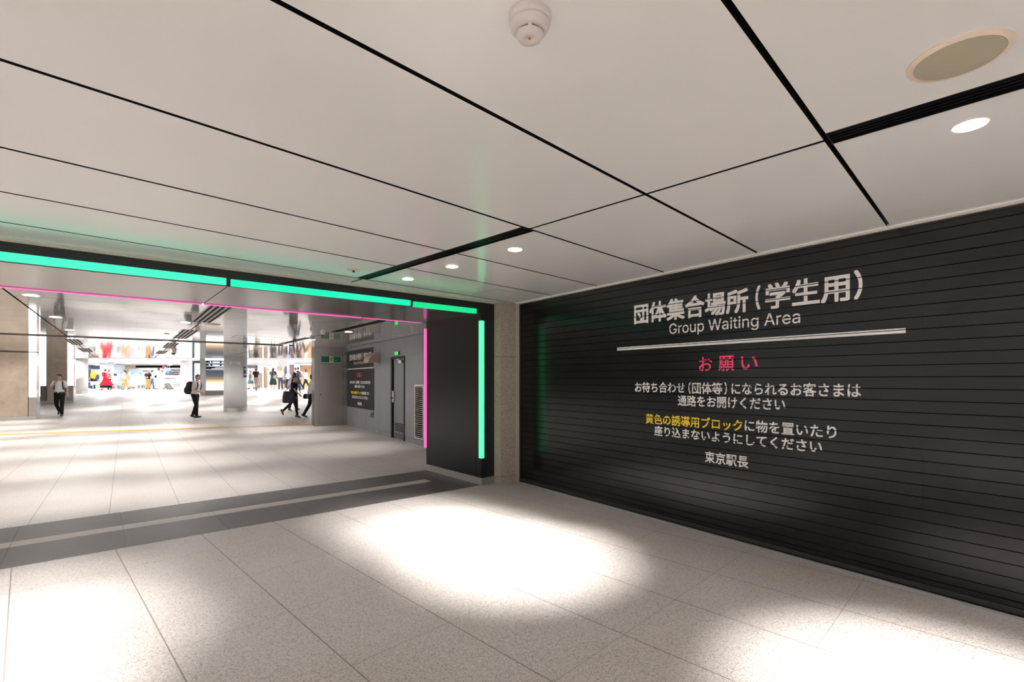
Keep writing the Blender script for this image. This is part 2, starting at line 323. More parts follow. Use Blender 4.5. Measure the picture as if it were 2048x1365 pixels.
EN_F = [61,63,62,61,64,63,60,64,61,60,65,64,59,65,60,59,66,65,58,66,59,58,67,66,58,68,67,57,68,58,57,69,68,56,69,57,56,70,69,55,70,56,55,71,70,54,44,55,44,43,55,43,71,55,42,71,43,54,45,44,41,71,42,54,46,45,40,71,41,40,72,71,54,47,46,39,72,40,53,47,54,53,48,47,38,72,39,53,49,48,37,72,38,37,73,72,53,50,49,36,73,37,53,51,50,52,51,53,35,73,36,35,74,73,34,74,35,33,74,34,32,74,33,32,75,74,31,75,32,30,75,31,29,98,30,98,75,30,28,98,29,27,98,28,26,98,27,25,98,26,24,98,25,23,98,24,22,98,23,21,98,22,20,98,21,19,98,20,18,98,19,17,98,18,16,98,17,16,99,98,97,75,98,96,75,97,16,100,99,16,101,100,15,101,16,15,102,101,15,103,102,15,104,103,15,105,104,15,106,105,15,107,106,15,108,107,15,109,108,15,110,109,14,110,15,14,111,110,14,112,111,14,113,112,14,114,113,13,114,14,13,115,114,95,75,96,13,116,115,12,116,13,12,117,116,94,75,95,12,118,117,93,75,94,11,118,12,11,119,118,92,75,93,11,120,119,10,120,11,10,121,120,91,78,92,78,75,92,10,122,121,90,78,91,10,123,122,89,78,90,9,123,10,9,84,123,9,85,84,88,78,89,9,86,85,87,78,88,9,87,86,9,77,87,77,78,87,9,79,77,79,76,77,79,75,78,8,79,9,8,80,79,76,75,79,8,81,80,7,81,8,7,82,81,7,83,82,6,83,7,6,0,83,5,0,6,5,1,0,4,1,5,4,2,1,3,2,4,144,146,145,144,147,146,143,147,144,143,148,147,143,149,148,142,149,143,142,150,149,141,150,142,141,151,150,141,152,151,140,171,141,171,152,141,171,170,152,170,153,152,140,172,171,169,153,170,140,173,172,139,173,140,168,153,169,139,174,173,167,153,168,139,175,174,167,154,153,166,154,167,139,176,175,138,176,139,165,154,166,138,177,176,165,155,154,138,178,177,164,155,165,137,178,138,164,156,155,137,179,178,163,156,164,137,160,179,160,180,179,163,161,156,161,157,156,162,161,163,137,159,160,180,161,160,180,157,161,136,159,137,181,157,180,181,158,157,135,159,136,182,158,181,135,158,159,135,182,158,135,183,182,134,183,135,134,184,183,133,184,134,198,200,199,133,185,184,197,200,198,197,201,200,133,186,185,196,201,197,132,186,133,132,187,186,195,201,196,195,202,201,194,202,195,132,188,187,193,202,194,132,189,188,192,202,193,131,189,132,191,202,192,191,203,202,131,190,189,190,203,191,131,203,190,131,204,203,130,204,131,130,205,204,129,205,130,129,124,205,129,125,124,128,125,129,128,126,125,127,126,128,216,218,217,216,219,218,216,220,219,216,221,220,216,222,221,216,223,222,216,224,223,215,224,216,207,209,208,207,211,209,211,210,209,214,224,215,213,224,214,212,225,213,225,224,213,211,229,212,229,228,212,228,227,212,227,226,212,226,225,212,207,237,211,237,236,211,236,235,211,235,234,211,234,233,211,233,232,211,232,231,211,231,230,211,230,229,211,207,238,237,207,239,238,207,206,239,241,252,242,252,243,242,252,253,243,253,244,243,241,254,252,254,251,252,254,251,253,251,260,253,260,244,253,250,260,251,241,261,254,261,255,254,249,260,250,261,256,255,248,260,249,261,257,256,247,260,248,261,258,257,246,260,247,261,259,258,261,262,259,262,240,259,245,263,246,263,260,246,241,262,261,262,260,261,262,263,260,263,244,260,241,240,262,245,244,263,320,322,321,320,323,322,319,323,320,331,333,332,331,330,333,330,334,333,319,324,323,318,324,319,318,325,324,318,326,325,317,326,318,317,327,326,317,328,327,316,328,317,316,329,328,316,361,329,361,330,329,316,362,361,360,330,361,359,330,360,316,363,362,359,358,330,358,357,330,357,356,330,356,355,330,355,354,330,354,334,330,315,363,316,315,364,363,315,365,364,315,366,365,314,366,315,314,367,366,313,367,314,313,368,367,353,334,354,313,369,368,312,369,313,352,334,353,312,370,369,351,334,352,312,371,370,311,371,312,311,372,371,350,334,351,310,372,311,310,373,372,349,334,350,310,374,373,348,334,349,309,374,310,309,375,374,347,294,348,294,334,348,309,340,375,346,294,347,308,340,309,308,341,340,345,294,346,308,342,341,344,294,345,308,343,342,343,293,344,293,294,344,343,295,293,295,292,293,295,334,294,308,295,343,307,295,308,307,296,295,292,334,295,307,297,296,306,297,307,306,298,297,306,299,298,305,299,306,305,300,299,305,301,300,304,301,305,304,302,301,303,302,304,291,334,292,291,335,334,290,335,291,276,278,277,290,336,335,276,279,278,276,280,279,289,336,290,276,281,280,275,281,276,289,337,336,275,282,281,288,337,289,275,283,282,287,337,288,275,284,283,274,284,275,274,285,284,286,337,287,286,338,337,274,286,285,274,338,286,273,338,274,273,339,338,272,339,273,271,339,272,271,264,339,270,264,271,270,265,264,269,265,270,269,266,265,268,266,269,268,267,266,390,392,391,390,393,392,389,393,390,381,385,382,385,383,382,385,386,383,386,384,383,389,394,393,388,394,389,388,395,394,387,395,388,387,396,395,386,396,387,386,409,396,409,397,396,386,410,409,408,397,409,386,411,410,408,398,397,407,398,408,384,412,386,412,411,386,406,398,407,384,413,412,384,414,413,405,398,406,405,399,398,384,376,414,404,399,405,381,384,385,381,377,384,377,376,384,404,400,399,381,378,377,403,400,404,381,379,378,403,401,400,402,401,403,381,380,379,440,442,441,440,439,442,429,431,430,429,432,431,428,432,429,428,433,432,427,433,428,427,434,433,426,434,427,425,434,426,425,435,434,424,435,425,424,436,435,423,436,424,423,437,436,422,437,423,422,438,437,422,415,438,421,415,422,420,415,421,420,416,415,419,416,420,419,417,416,418,417,419,447,449,448,447,450,449,446,444,443,446,445,444,447,451,450,474,451,447,474,452,451,474,453,452,474,454,453,473,454,474,473,455,454,461,463,462,460,463,461,459,463,460,473,456,455,458,463,459,457,463,458,456,463,457,473,463,456,472,463,473,471,463,472,470,463,471,470,464,463,470,465,464,469,465,470,469,466,465,469,467,466,469,468,467,500,502,501,500,499,502,489,491,490,489,492,491,488,492,489,488,493,492,487,493,488,487,494,493,486,494,487,485,494,486,485,495,494,484,495,485,484,496,495,483,496,484,483,497,496,482,497,483,482,498,497,482,475,498,481,475,482,480,475,481,480,476,475,479,476,480,479,477,476,478,477,479,564,566,565,564,567,566,563,567,564,563,568,567,562,568,563,562,569,568,561,569,562,561,570,569,561,571,570,560,571,561,560,572,571,559,572,560,559,573,572,558,573,559,558,574,573,557,547,558,547,546,558,546,574,558,545,574,546,557,548,547,544,574,545,557,549,548,543,574,544,543,575,574,557,550,549,542,575,543,556,550,557,556,551,550,541,575,542,556,552,551,540,575,541,540,576,575,556,553,552,539,576,540,556,554,553,555,554,556,538,576,539,538,577,576,537,577,538,536,577,537,535,577,536,535,578,577,534,578,535,533,578,534,532,601,533,601,578,533,531,601,532,530,601,531,529,601,530,528,601,529,527,601,528,526,601,527,525,601,526,524,601,525,523,601,524,522,601,523,521,601,522,520,601,521,519,601,520,519,602,601,600,578,601,599,578,600,519,603,602,519,604,603,518,604,519,518,605,604,518,606,605,518,607,606,518,608,607,518,609,608,518,610,609,518,611,610,518,612,611,518,613,612,517,613,518,517,614,613,517,615,614,517,616,615,517,617,616,516,617,517,516,618,617,598,578,599,516,619,618,515,619,516,515,620,619,597,578,598,515,621,620,596,578,597,514,621,515,514,622,621,595,578,596,514,623,622,513,623,514,513,624,623,594,581,595,581,578,595,513,625,624,593,581,594,513,626,625,592,581,593,512,626,513,512,587,626,512,588,587,591,581,592,512,589,588,590,581,591,512,590,589,512,580,590,580,581,590,512,582,580,582,579,580,582,578,581,511,582,512,511,583,582,579,578,582,511,584,583,510,584,511,510,585,584,510,586,585,509,586,510,509,503,586,508,503,509,508,504,503,507,504,508,507,505,504,506,505,507,628,630,629,628,631,630,650,683,651,683,652,651,683,684,652,684,653,652,672,674,673,672,675,674,650,682,683,685,653,684,686,653,685,650,681,682,687,680,686,680,653,686,650,687,681,687,680,681,650,688,687,679,653,680,650,689,688,678,653,679,650,690,689,677,653,678,676,653,677,650,627,690,676,654,653,649,627,650,628,632,631,671,675,672,676,655,654,648,627,649,628,633,632,670,675,671,676,656,655,647,627,648,669,675,670,628,634,633,646,627,647,668,675,669,676,657,656,628,635,634,645,627,646,667,675,668,676,658,657,628,636,635,676,659,658,644,627,645,666,675,667,628,637,636,676,665,659,665,660,659,665,660,666,660,675,666,643,638,644,638,627,644,628,643,637,643,638,637,661,675,660,676,664,665,628,642,643,639,627,638,662,675,661,628,641,642,676,663,664,640,627,639,628,640,641,628,627,640,676,662,663,676,675,662,704,706,705,703,706,704,703,707,706,692,694,693,692,696,694,696,695,694,702,707,703,702,708,707,701,708,702,700,708,701,700,709,708,699,709,700,698,709,699,698,710,709,697,710,698,696,755,697,755,710,697,696,756,755,754,710,755,696,757,756,753,710,754,692,762,696,762,761,696,761,760,696,760,759,696,759,758,696,758,757,696,753,711,710,752,711,753,751,711,752,750,711,751,750,712,711,749,712,750,749,713,712,748,713,749,692,763,762,747,713,748,747,714,713,692,764,763,746,714,747,692,765,764,745,714,746,745,715,714,744,715,745,692,766,765,744,716,715,743,716,744,692,767,766,742,716,743,692,732,767,732,768,767,742,717,716,741,717,742,732,769,768,741,718,717,740,718,741,732,734,769,739,718,740,732,735,734,738,718,739,732,733,735,733,736,735,738,719,718,692,731,732,691,731,733,731,736,733,737,719,738,731,737,736,731,719,737,692,691,731,730,719,731,729,719,730,729,720,719,728,720,729,727,720,728,727,721,720,726,721,727,725,721,726,725,722,721,724,722,725,724,723,722,782,784,783,782,785,784,800,802,801,800,803,802,799,806,800,806,803,800,782,786,785,781,786,782,798,806,799,781,787,786,797,806,798,780,787,781,796,805,797,805,806,797,796,804,805,807,803,806,780,788,787,795,808,796,808,804,796,779,788,780,779,789,788,794,808,795,793,808,794,779,790,789,792,808,793,808,803,807,778,790,779,778,791,790,791,808,792,778,808,791,777,808,778,777,770,808,804,803,808,776,770,777,776,771,770,775,771,776,775,772,771,774,772,775,774,773,772,829,831,830,829,832,831,828,832,829,828,833,832,827,833,828,827,834,833,826,834,827,826,835,834,825,866,826,866,835,826,825,867,866,865,835,866,825,868,867,864,835,865,824,868,825,864,836,835,824,869,868,863,836,864,824,870,869,862,836,863,824,871,870,861,836,862,823,871,824,861,837,836,823,872,871,860,837,861,822,872,823,860,838,837,822,873,872,859,838,860,822,874,873,858,838,859,821,874,822,858,839,838,821,875,874,857,839,858,821,876,875,856,839,857,856,840,839,820,876,821,820,877,876,855,840,856,855,841,840,819,877,820,819,878,877,854,841,855,853,841,854,819,879,878,853,842,841,818,879,819,852,842,853,818,880,879,852,843,842,817,880,818,851,843,852,817,845,880,850,843,851,817,846,845,849,843,850,817,847,846,849,844,843,816,847,817,848,844,849,816,848,847,816,844,848,815,844,816,815,809,844,814,809,815,814,810,809,813,810,814,813,811,810,812,811,813,891,893,892,891,894,893,891,895,894,891,896,895,891,897,896,891,898,897,891,899,898,890,899,891,882,884,883,882,886,884,886,885,884,889,899,890,888,899,889,887,900,888,900,899,888,886,904,887,904,903,887,903,902,887,902,901,887,901,900,887,882,912,886,912,911,886,911,910,886,910,909,886,909,908,886,908,907,886,907,906,886,906,905,886,905,904,886,882,913,912,882,914,913,882,881,914,935,937,936,935,938,937,934,938,935,934,939,938,934,940,939,933,940,934,933,941,940,932,941,933,932,942,941,932,943,942,931,962,932,962,961,932,961,943,932,961,960,943,960,944,943,959,944,960,931,963,962,958,944,959,957,944,958,931,964,963,956,944,957,956,945,944,955,945,956,930,964,931,930,965,964,954,945,955,954,946,945,953,946,954,930,966,965,952,946,953,952,947,946,929,966,930,951,947,952,929,967,966,950,947,951,950,948,947,949,948,950,929,968,967,928,968,929,928,969,968,927,969,928,927,970,969,990,992,991,990,988,992,988,993,992,927,971,970,926,971,927,926,972,971,990,987,988,989,993,988,925,972,926,989,994,993,987,989,990,987,994,989,925,973,972,986,994,987,986,995,994,924,973,925,985,995,986,924,974,973,984,995,985,984,996,995,924,975,974,923,975,924,983,996,984,923,976,975,983,997,996,982,997,983,923,977,976,922,977,923,981,997,982,922,978,977,980,997,981,980,998,997,922,979,978,979,998,980,922,998,979,921,998,922,921,915,998,920,915,921,920,916,915,919,916,920,919,917,916,918,917,919]
def english(parent, x0, x1, z0, z1, y, cuts=None):
    bm = bmesh.new(); P_ = [(EN_V[i], EN_V[i + 1]) for i in range(0, len(EN_V), 2)]
    ax, bx = min(p[0] for p in P_), max(p[0] for p in P_); ay, by = min(p[1] for p in P_), max(p[1] for p in P_)
    vs = [bm.verts.new((x0 + (p[0] - ax) / (bx - ax) * (x1 - x0), y, z0 + (p[1] - ay) / (by - ay) * (z1 - z0))) for p in P_]
    for i in range(0, len(EN_F), 3):
        try: bm.faces.new([vs[j] for j in EN_F[i:i + 3]])
        except ValueError: pass
    cut_rows(bm, cuts, z0, z1)
    me = bpy.data.meshes.new('lettering'); bm.to_mesh(me); bm.free(); me.materials.append(M_white_v)
    o = bpy.data.objects.new('lettering', me); COL.objects.link(o); o.parent = parent; o['label'] = 'white English lettering'
    return o

# ------------------------------------------------------------------ materials
M_floor_n = granite('granite_near', (0.405, 0.385, 0.365, 1), (0.20, 0.185, 0.17, 1), 45, 0.642, 1.21, 0.007, 0.84, 3.243, 0.0045, (0.10, 0.075, 0.065, 1))
M_floor_f = granite('granite_concourse', (0.47, 0.45, 0.43, 1), (0.33, 0.315, 0.30, 1), 38.4, 0.65, -0.144, 0.007, 0.84, 8.03, 0.004, (0.13, 0.11, 0.10, 1), 0.46)
M_floor_s = granite('granite_shop', (0.74, 0.72, 0.70, 1), (0.55, 0.53, 0.50, 1), 38.4, 0.65, -0.144, 0.004, 0.84, 8.03, 0.003, (0.3, 0.28, 0.27, 1), 0.3)
M_strip = mat('dark_tile', (0.055, 0.05, 0.048), 0.5)
def _dark():
    t = NT(M_strip); mp = t.new('ShaderNodeMapping'); mp.inputs['Rotation'].default_value = (0, 0, R(-40.5)); mp.inputs['Scale'].default_value = (6, 140, 1)
    t.l.new(t.pos(), mp.inputs[0]); n = t.noise(mp.outputs[0], 1.0, 2)
    t.l.new(t.ramp(n, [(0.3, (0.045, 0.041, 0.039)), (0.7, (0.068, 0.062, 0.058))]), t.b.inputs['Base Color'])
_dark()
M_stripe = stone('pale_granite_strip', (0.50, 0.46, 0.42, 1), (0.28, 0.25, 0.23, 1), 0.5, 160)
M_seam_w = mat('pale_seam', (0.5, 0.5, 0.48), 0.5)
M_ceil_n = mat('ceiling_panel_near', (0.945, 0.93, 0.92), 0.20, 0.0, 0.62)
M_void = mat('ceiling_void', (0.006, 0.005, 0.005), 0.8, 0, 0.1)
M_ceil_f = mat('ceiling_panel_gloss', (0.82, 0.81, 0.80), 0.05, 0.0, 0.9, coat=0.6)
def _wavy():
    t = NT(M_ceil_f)
    mp = t.new('ShaderNodeMapping'); mp.inputs['Rotation'].default_value = (0, 0, R(-38.4)); mp.inputs['Scale'].default_value = (0.25, 1.1, 1)
    t.l.new(t.pos(), mp.inputs[0]); n = t.noise(mp.outputs[0], 1.6, 2)
    t.bump(n, 0.10, 0.02)
    t.b.inputs['Coat Roughness'].default_value = 0.06
_wavy()
M_ceil_s = mat('ceiling_shop', (0.70, 0.71, 0.74), 0.35)
M_trim = mat('ceiling_trim', (0.62, 0.58, 0.52), 0.4)
M_black = mat('black_satin_metal', (0.0045, 0.0045, 0.005), 0.30)
M_black.node_tree.nodes['Principled BSDF'].inputs['Specular IOR Level'].default_value = 0.33
M_blackmat = mat('black_matte_metal', (0.006, 0.006, 0.007), 0.55)
M_soffit = mat('soffit_metal', (0.26, 0.245, 0.235), 0.20, 0.85)
M_skirt = mat('skirting_metal', (0.50, 0.49, 0.47), 0.32, 0.75)
K = 1 / 2 ** 0.97      # lamp colours below are written as they reach the picture
def lit(n, c, body): return mat(n, body, 0.3, emit=tuple(x * K for x in c), estr=1.0)
M_green = lit('green_lit_acrylic', (0.05, 1.08, 0.60), (0.01, 0.1, 0.06))
M_greenb = lit('green_lit_acrylic_mid', (0.002, 0.93, 0.50), (0.01, 0.1, 0.06))
M_greenc = lit('green_lit_acrylic_right', (0.002, 0.80, 0.27), (0.01, 0.1, 0.05))
M_green2 = lit('pale_green_lit_acrylic', (0.14, 1.35, 0.56), (0.03, 0.15, 0.1))
M_pink = lit('pink_lit_acrylic', (1.0, 0.14, 0.50), (0.3, 0.06, 0.15))
M_stone = stone('brown_granite', (0.52, 0.44, 0.37, 1), (0.14, 0.11, 0.09, 1), 0.6, 130)
M_shutter = mat('shutter_slat', (0.0046, 0.0039, 0.0036), 0.19)
M_shutter.node_tree.nodes['Principled BSDF'].inputs['Specular IOR Level'].default_value = 0.33
M_groove = mat('shutter_groove', (0.002, 0.002, 0.002), 0.7, 0, 0.1)
M_film = mat('sign_film', (0.0050, 0.0052, 0.0058), 0.20, 0, 0.34)
M_white_v = mat('white_vinyl', (0.86, 0.83, 0.81), 0.5)
M_pink_v = mat('pink_vinyl', (0.83, 0.055, 0.155), 0.5)
M_yel_v = mat('yellow_vinyl', (0.82, 0.60, 0.012), 0.5)
M_alu = mat('aluminium', (0.58, 0.56, 0.53), 0.34, 0.85)
M_steel = brushed('stainless_steel', (0.40, 0.37, 0.35), 0.24, 0.95, (0.3, 0.3, 9), 0.15)
M_steel_d = mat('steel_dark_seam', (0.03, 0.028, 0.027), 0.5)
def _grey():
    m = mat('grey_painted_panel', (0.21, 0.222, 0.237), 0.42); t = NT(m)
    p = t.pos()
    n = t.noise(p, 7.5, 5, 0.75); sx = t.new('ShaderNodeSeparateXYZ'); t.l.new(p, sx.inputs[0])
    low = t.math('LESS_THAN', sx.outputs[2], 1.25)
    sc = t.math('MULTIPLY', t.ramp(n, [(0.64, (0, 0, 0)), (0.65, (1, 1, 1))]), low)
    n2 = t.noise(p, 1.2, 4)
    base = t.ramp(n2, [(0.3, (0.19, 0.20, 0.215)), (0.7, (0.23, 0.243, 0.258))])
    t.l.new(t.mix(sc, base, (0.75, 0.76, 0.76, 1)), t.b.inputs['Base Color'])
    return m
M_grey = _grey()
M_doorgrey = mat('door_leaf_paint', (0.15, 0.158, 0.165), 0.4)
M_doorblk = mat('door_frame_paint', (0.006, 0.006, 0.006), 0.5, 0, 0.25)
M_sign = mat('sign_black', (0.010, 0.010, 0.0115), 0.5, 0, 0.3)
M_beige = mat('beige_plastic', (0.66, 0.56, 0.45), 0.5)
M_mesh = mat('speaker_mesh', (0.30, 0.265, 0.19), 0.7)
M_cream = mat('cream_plastic', (0.66, 0.60, 0.57), 0.42)
M_lamp = mat('lamp_glow', (1, 1, 1), 0.5, emit=(1.0, 0.95, 0.92), estr=9.0)
M_lampring = mat('lamp_ring', (0.70, 0.66, 0.62), 0.4)
M_led = mat('led_panel', (1, 1, 1), 0.5, emit=(0.97, 0.99, 1.0), estr=1.6)
M_ceilpanel = mat('ceiling_light_panel', (1, 1, 1), 0.5, emit=(0.97, 0.98, 1.0), estr=70.0)
M_exitg = mat('exit_green', (0.0, 0.055, 0.024), 0.4, emit=(0.0, 0.10, 0.04), estr=0.12)
M_exity = mat('exit_cream', (0.85, 0.78, 0.48), 0.5)
M_smallg = mat('green_lamp_sign', (0.05, 0.5, 0.08), 0.4, emit=(0.03, 0.55, 0.05), estr=0.9)
M_marb = marble('beige_marble', (0.55, 0.46, 0.36, 1), (0.42, 0.345, 0.265, 1), 0.12, 2.4)
M_colw = mat('white_column', (0.66, 0.665, 0.67), 0.35)
M_navy = mat('navy_panel', (0.008, 0.022, 0.06), 0.3)
M_slate = mat('slate_blue_panel', (0.07, 0.10, 0.17), 0.5)
M_dkgreen = mat('dark_teal_frame', (0.02, 0.055, 0.07), 0.3)
M_white = mat('white_laminate', (0.82, 0.82, 0.82), 0.4)
M_wood = marble('wood_panel', (0.42, 0.22, 0.10, 1), (0.33, 0.16, 0.07, 1), 0.35, 1.5)
M_brown = mat('brown_pillar', (0.16, 0.10, 0.07), 0.4)
M_taupe = mat('taupe_panel', (0.25, 0.20, 0.175), 0.5)
M_tactile = mat('tactile_yellow', (0.52, 0.27, 0.045), 0.5)
M_glass = mat('glass', (0.75, 0.92, 0.86), 0.03, 0, 0.5, alpha=0.28)
M_neutral = mat('plain_wall', (0.55, 0.53, 0.51), 0.6)
M_backwhite = mat('shop_white_wall', (0.83, 0.83, 0.84), 0.5)

# ------------------------------------------------------------------ frames
W0 = Vector((0.117, 7.134, 0)); W_ROT = R(-52.97)      # shutter wall: x along the wall, y into it
J0 = Vector((-0.434, 6.931, 0)); J_ROT = R(40.5)       # portal: x to the right along its front, y = depth
G0 = Vector((-5.478, 16.197, 0)); G_ROT = R(-56.3)     # grey wall of the concourse
F_ANG = 38.4
def jp(x, y):
    c, s = math.cos(J_ROT), math.sin(J_ROT); return (J0.x + x * c - y * s, J0.y + x * s + y * c)
def wp(x, y):
    c, s = math.cos(W_ROT), math.sin(W_ROT); return (W0.x + x * c - y * s, W0.y + x * s + y * c)
def gp(x, y):
    c, s = math.cos(G_ROT), math.sin(G_ROT); return (G0.x + x * c - y * s, G0.y + x * s + y * c)
def fe(e, w):
    c, s = math.cos(R(F_ANG)), math.sin(R(F_ANG)); return (e * c - w * s, e * s + w * c)
def st(s, t):
    return ((s + t) / 2 ** .5, (s - t) / 2 ** .5)

# ------------------------------------------------------------------ floors
near_poly = [jp(-14, 0), jp(0.26, 0), wp(0, 0), wp(14, 0), (3.0, -9.0), (-11.5, -9.0)]
struct(MB().prism(near_poly, -0.05, 0).build('floor', M_floor_n))
FAR_Y = 22.0
lx = -60
b0, b1 = jp(-14, 1.52), jp(0.26, 1.52)
far_poly = [b0, (lx, b0[1]), (lx, FAR_Y), gp(-6.97, 0.25), gp(9.7, 0.25), gp(9.7, 0.2)]
far_poly = [(lx, -1.2), (lx, FAR_Y), (-6.0, FAR_Y), gp(0.0, 0.25), gp(9.6, 0.25), b1, b0]
struct(MB().prism(far_poly, -0.05, 0).build('floor', M_floor_f))
struct(MB().prism([(lx, FAR_Y), (lx, 34), (-6, 34), (-6, FAR_Y)], lambda x, y: ramp(y) - 0.05, lambda x, y: ramp(y)).build('floor', M_floor_f))
struct(MB().prism([(lx, 34), (lx, 52), (-6, 52), (-6, 34)], SHOP_Z - 0.05, SHOP_Z).build('floor', M_floor_s))
# dark threshold band under the portal
P = empty('trim_1', J0, J_ROT); struct(P, 'dark stone threshold band on the floor under the portal')
xs = [-14.0] + [-0.76 - 0.8 * k for k in range(16, -1, -1)] + [0.0]
mb = MB()
for a, b in zip(xs, xs[1:]):
    mb.span(a + 0.002, b - 0.002, 0.0, 0.68, -0.05, 0.0)
    mb.span(a + 0.002, b - 0.002, 0.88, 1.52, -0.05, 0.0)
mb.span(-0.40, 0.0, 0.68, 0.88, -0.05, 0.0)
mb.build('dark_tiles', M_strip, P)
mb = MB()
for a, b in zip(xs, xs[1:]):
    b = min(b, -0.40)
    if a < b: mb.span(a + 0.002, b - 0.002, 0.682, 0.878, -0.05, 0.0)
mb.build('pale_stripe', M_stripe, P)
MB().span(-14, 0, 0, 1.52, -0.07, -0.004).build('joint_bed', mat('joint_grey', (0.16, 0.15, 0.14), 0.6), P)
# yellow tactile line
d = Vector((math.cos(R(23)), math.sin(R(23)), 0)); nrm = Vector((-d.y, d.x, 0))
A = Vector((-14.05, 13.35, 0)) - d * 6; B = Vector((-6.6, 16.35, 0)) + d * 1.2
q = [A - nrm * .21, B - nrm * .21, B + nrm * .21, A + nrm * .21]
mb = MB().prism([(v.x, v.y) for v in q], 0.0, 0.004)
struct(mb.build('trim_2', M_tactile), 'yellow tactile guide line on the concourse floor')

# ------------------------------------------------------------------ near ceiling
tl = [-0.57 + 0.94 * k for k in range(6, -1, -1)] + [-1.51, -2.47, -3.40, -4.20, -5.0, -5.85, -6.75, -7.65, -8.55, -9.45, -10.35]
sl = [7.0, 2.65, -1.05, -4.75, -8.45, -12.2]
mb = MB()
for i in range(len(tl) - 1):
    t1, t0 = tl[i], tl[i + 1]
    g1 = g0 = 0.0115
    slot = (t0 >= -5.01 and t1 <= -2.4) or t0 >= -0.58
    for j in range(len(sl) - 1):
        s1, s0 = sl[j] - 0.011, sl[j + 1] + 0.011
        if slot and j == 0: s0 = 2.714
        if slot and j == 1: s1 = 2.576
        cell = [st(s0, t0 + g0), st(s1, t0 + g0), st(s1, t1 - g1), st(s0, t1 - g1)]
        cell = cell if sum((cell[(k + 1) % 4][0] - cell[k][0]) * (cell[(k + 1) % 4][1] + cell[k][1]) for k in range(4)) > 0 else cell[::-1]
        cell = clip_poly(cell, near_poly)
        if len(cell) >= 3: mb.panel(cell, CEIL_N, CEIL_N + 0.02)
mb.prism([jp(-14, -0.0), jp(0.5, 0.0), wp(0, 0.5), wp(14, 0.5), (3.0, -9.0), (-11.5, -9.0)], CEIL_N + 0.055, CEIL_N + 0.12, 1)
struct(mb.build('ceiling', [M_ceil_n, M_void]))
# edge trims
E1 = empty('trim_3', (W0.x, W0.y, 0), W_ROT); struct(E1, 'pale edge profile where the white ceiling meets the shutter')
MB().span(0.0, 14, -0.035, -0.004, CEIL_N - 0.016, CEIL_N + 0.02).build('edge_profile', M_trim, E1)
MB().span(0.0, 14, -0.055, -0.037, CEIL_N - 0.006, CEIL_N + 0.02).build('edge_profile', M_ceil_n, E1)
E2 = empty('trim_4', J0, J_ROT); struct(E2, 'stepped pale edge profile between the white ceiling and the portal')
for k in range(3):
    MB().span(-14, 0.22, -0.03 - 0.028 * k, -0.006 - 0.028 * k, CEIL_N - 0.024 + 0.008 * k, CEIL_N + 0.02).build('edge_profile', M_trim, E2)

# slot diffusers
def slot_near(t0, t1, label):
    c = st(2.645, (t0 + t1) / 2)
    o = thing('slot_diffuser', label, 'air vent', (c[0], c[1], CEIL_N), R(-45), 'black slot vents in the near ceiling')
    L = abs(t1 - t0) / 2
    MB().span(-L, L, -0.066, 0.066, 0.040, 0.052).build('back_plate', M_void, o)
    mb = MB(); mb.span(-L, L, -0.066, -0.060, -0.002, 0.04); mb.span(-L, L, 0.060, 0.066, -0.002, 0.04)
    mb.span(-L, -L + 0.006, -0.06, 0.06, -0.002, 0.04); mb.span(L - 0.006, L, -0.06, 0.06, -0.002, 0.04)
    mb.build('frame', M_black, o)
    for y in (-0.030, 0.0, 0.030):
        MB().span(-L + 0.006, L - 0.006, y - 0.005, y + 0.005, 0.004, 0.035).build('slat', M_black, o)
    return o
slot_near(-4.995, -2.475, 'long black slot vent in the white ceiling, near the three round downlights')
slot_near(-0.562, 2.2, 'black slot vent in the white ceiling beside the big beige speaker')

# ------------------------------------------------------------------ downlights
def spot(loc, power, angle, color=(1.0, 0.975, 0.955), blend=1.0, r=0.04):
    l = bpy.data.lights.new('downlight_and_fill_beam', 'SPOT')  # shared by the ceiling downlights and the added fill spots
    l.energy = power; l.spot_size = R(angle); l.spot_blend = blend; l.color = color; l.shadow_soft_size = r
    o = bpy.data.objects.new('downlight_and_fill_beam', l); COL.objects.link(o); o.location = loc
    return o
def downlight(x, y, z, r, label, group, power, angle, color=(1.0, 0.975, 0.955)):
    o = thing('downlight', label, 'ceiling light', (x, y, z), 0, group)
    n = 40
    mb = MB(); mb.loft([((0, 0, -0.003), (r * 1.16, 0, 0), (0, r * 1.16, 0)), ((0, 0, 0.002), (r * 1.18, 0, 0), (0, r * 1.18, 0))], n)
    mb.build('ring', M_lampring, o, smooth=False)
    mb = MB(); mb.loft([((0, 0, -0.0055), (r, 0, 0), (0, r, 0)), ((0, 0, -0.003), (r, 0, 0), (0, r, 0))], n)
    mb.build('diffuser', M_lamp, o)
    if power: spot((x, y, z - 0.03), power, angle, color)
    if power and z == CEIL_F: spot((x, y, z - 0.03), power * 0.16, 168, color, 0.6)
    return o
NG = 'round downlights in the near ceiling'
def near_lamp(x, y, k):
    spot((x, y, CEIL_N - 0.03), NEAR_SPOT * k, 52); spot((x, y, CEIL_N - 0.03), NEAR_SPOT * k * 0.05, 110)
for x, y, r, k, lb in ((2.012, 2.141, 0.056, 1.0, 'round white downlight in the near ceiling beside the slot vent at the right'),
                       (0.026, 4.184, 0.058, 0.95, 'round lit downlight, nearest the shutter of the three in a row'),
                       (-0.592, 4.811, 0.058, 0.6, 'round lit downlight, middle of the three in a row'),
                       (-1.153, 5.406, 0.058, 0.36, 'round lit downlight, closest to the green light of the three in a row')):
    downlight(x, y, CEIL_N, r, lb, NG, 0, 0); near_lamp(x, y, k)
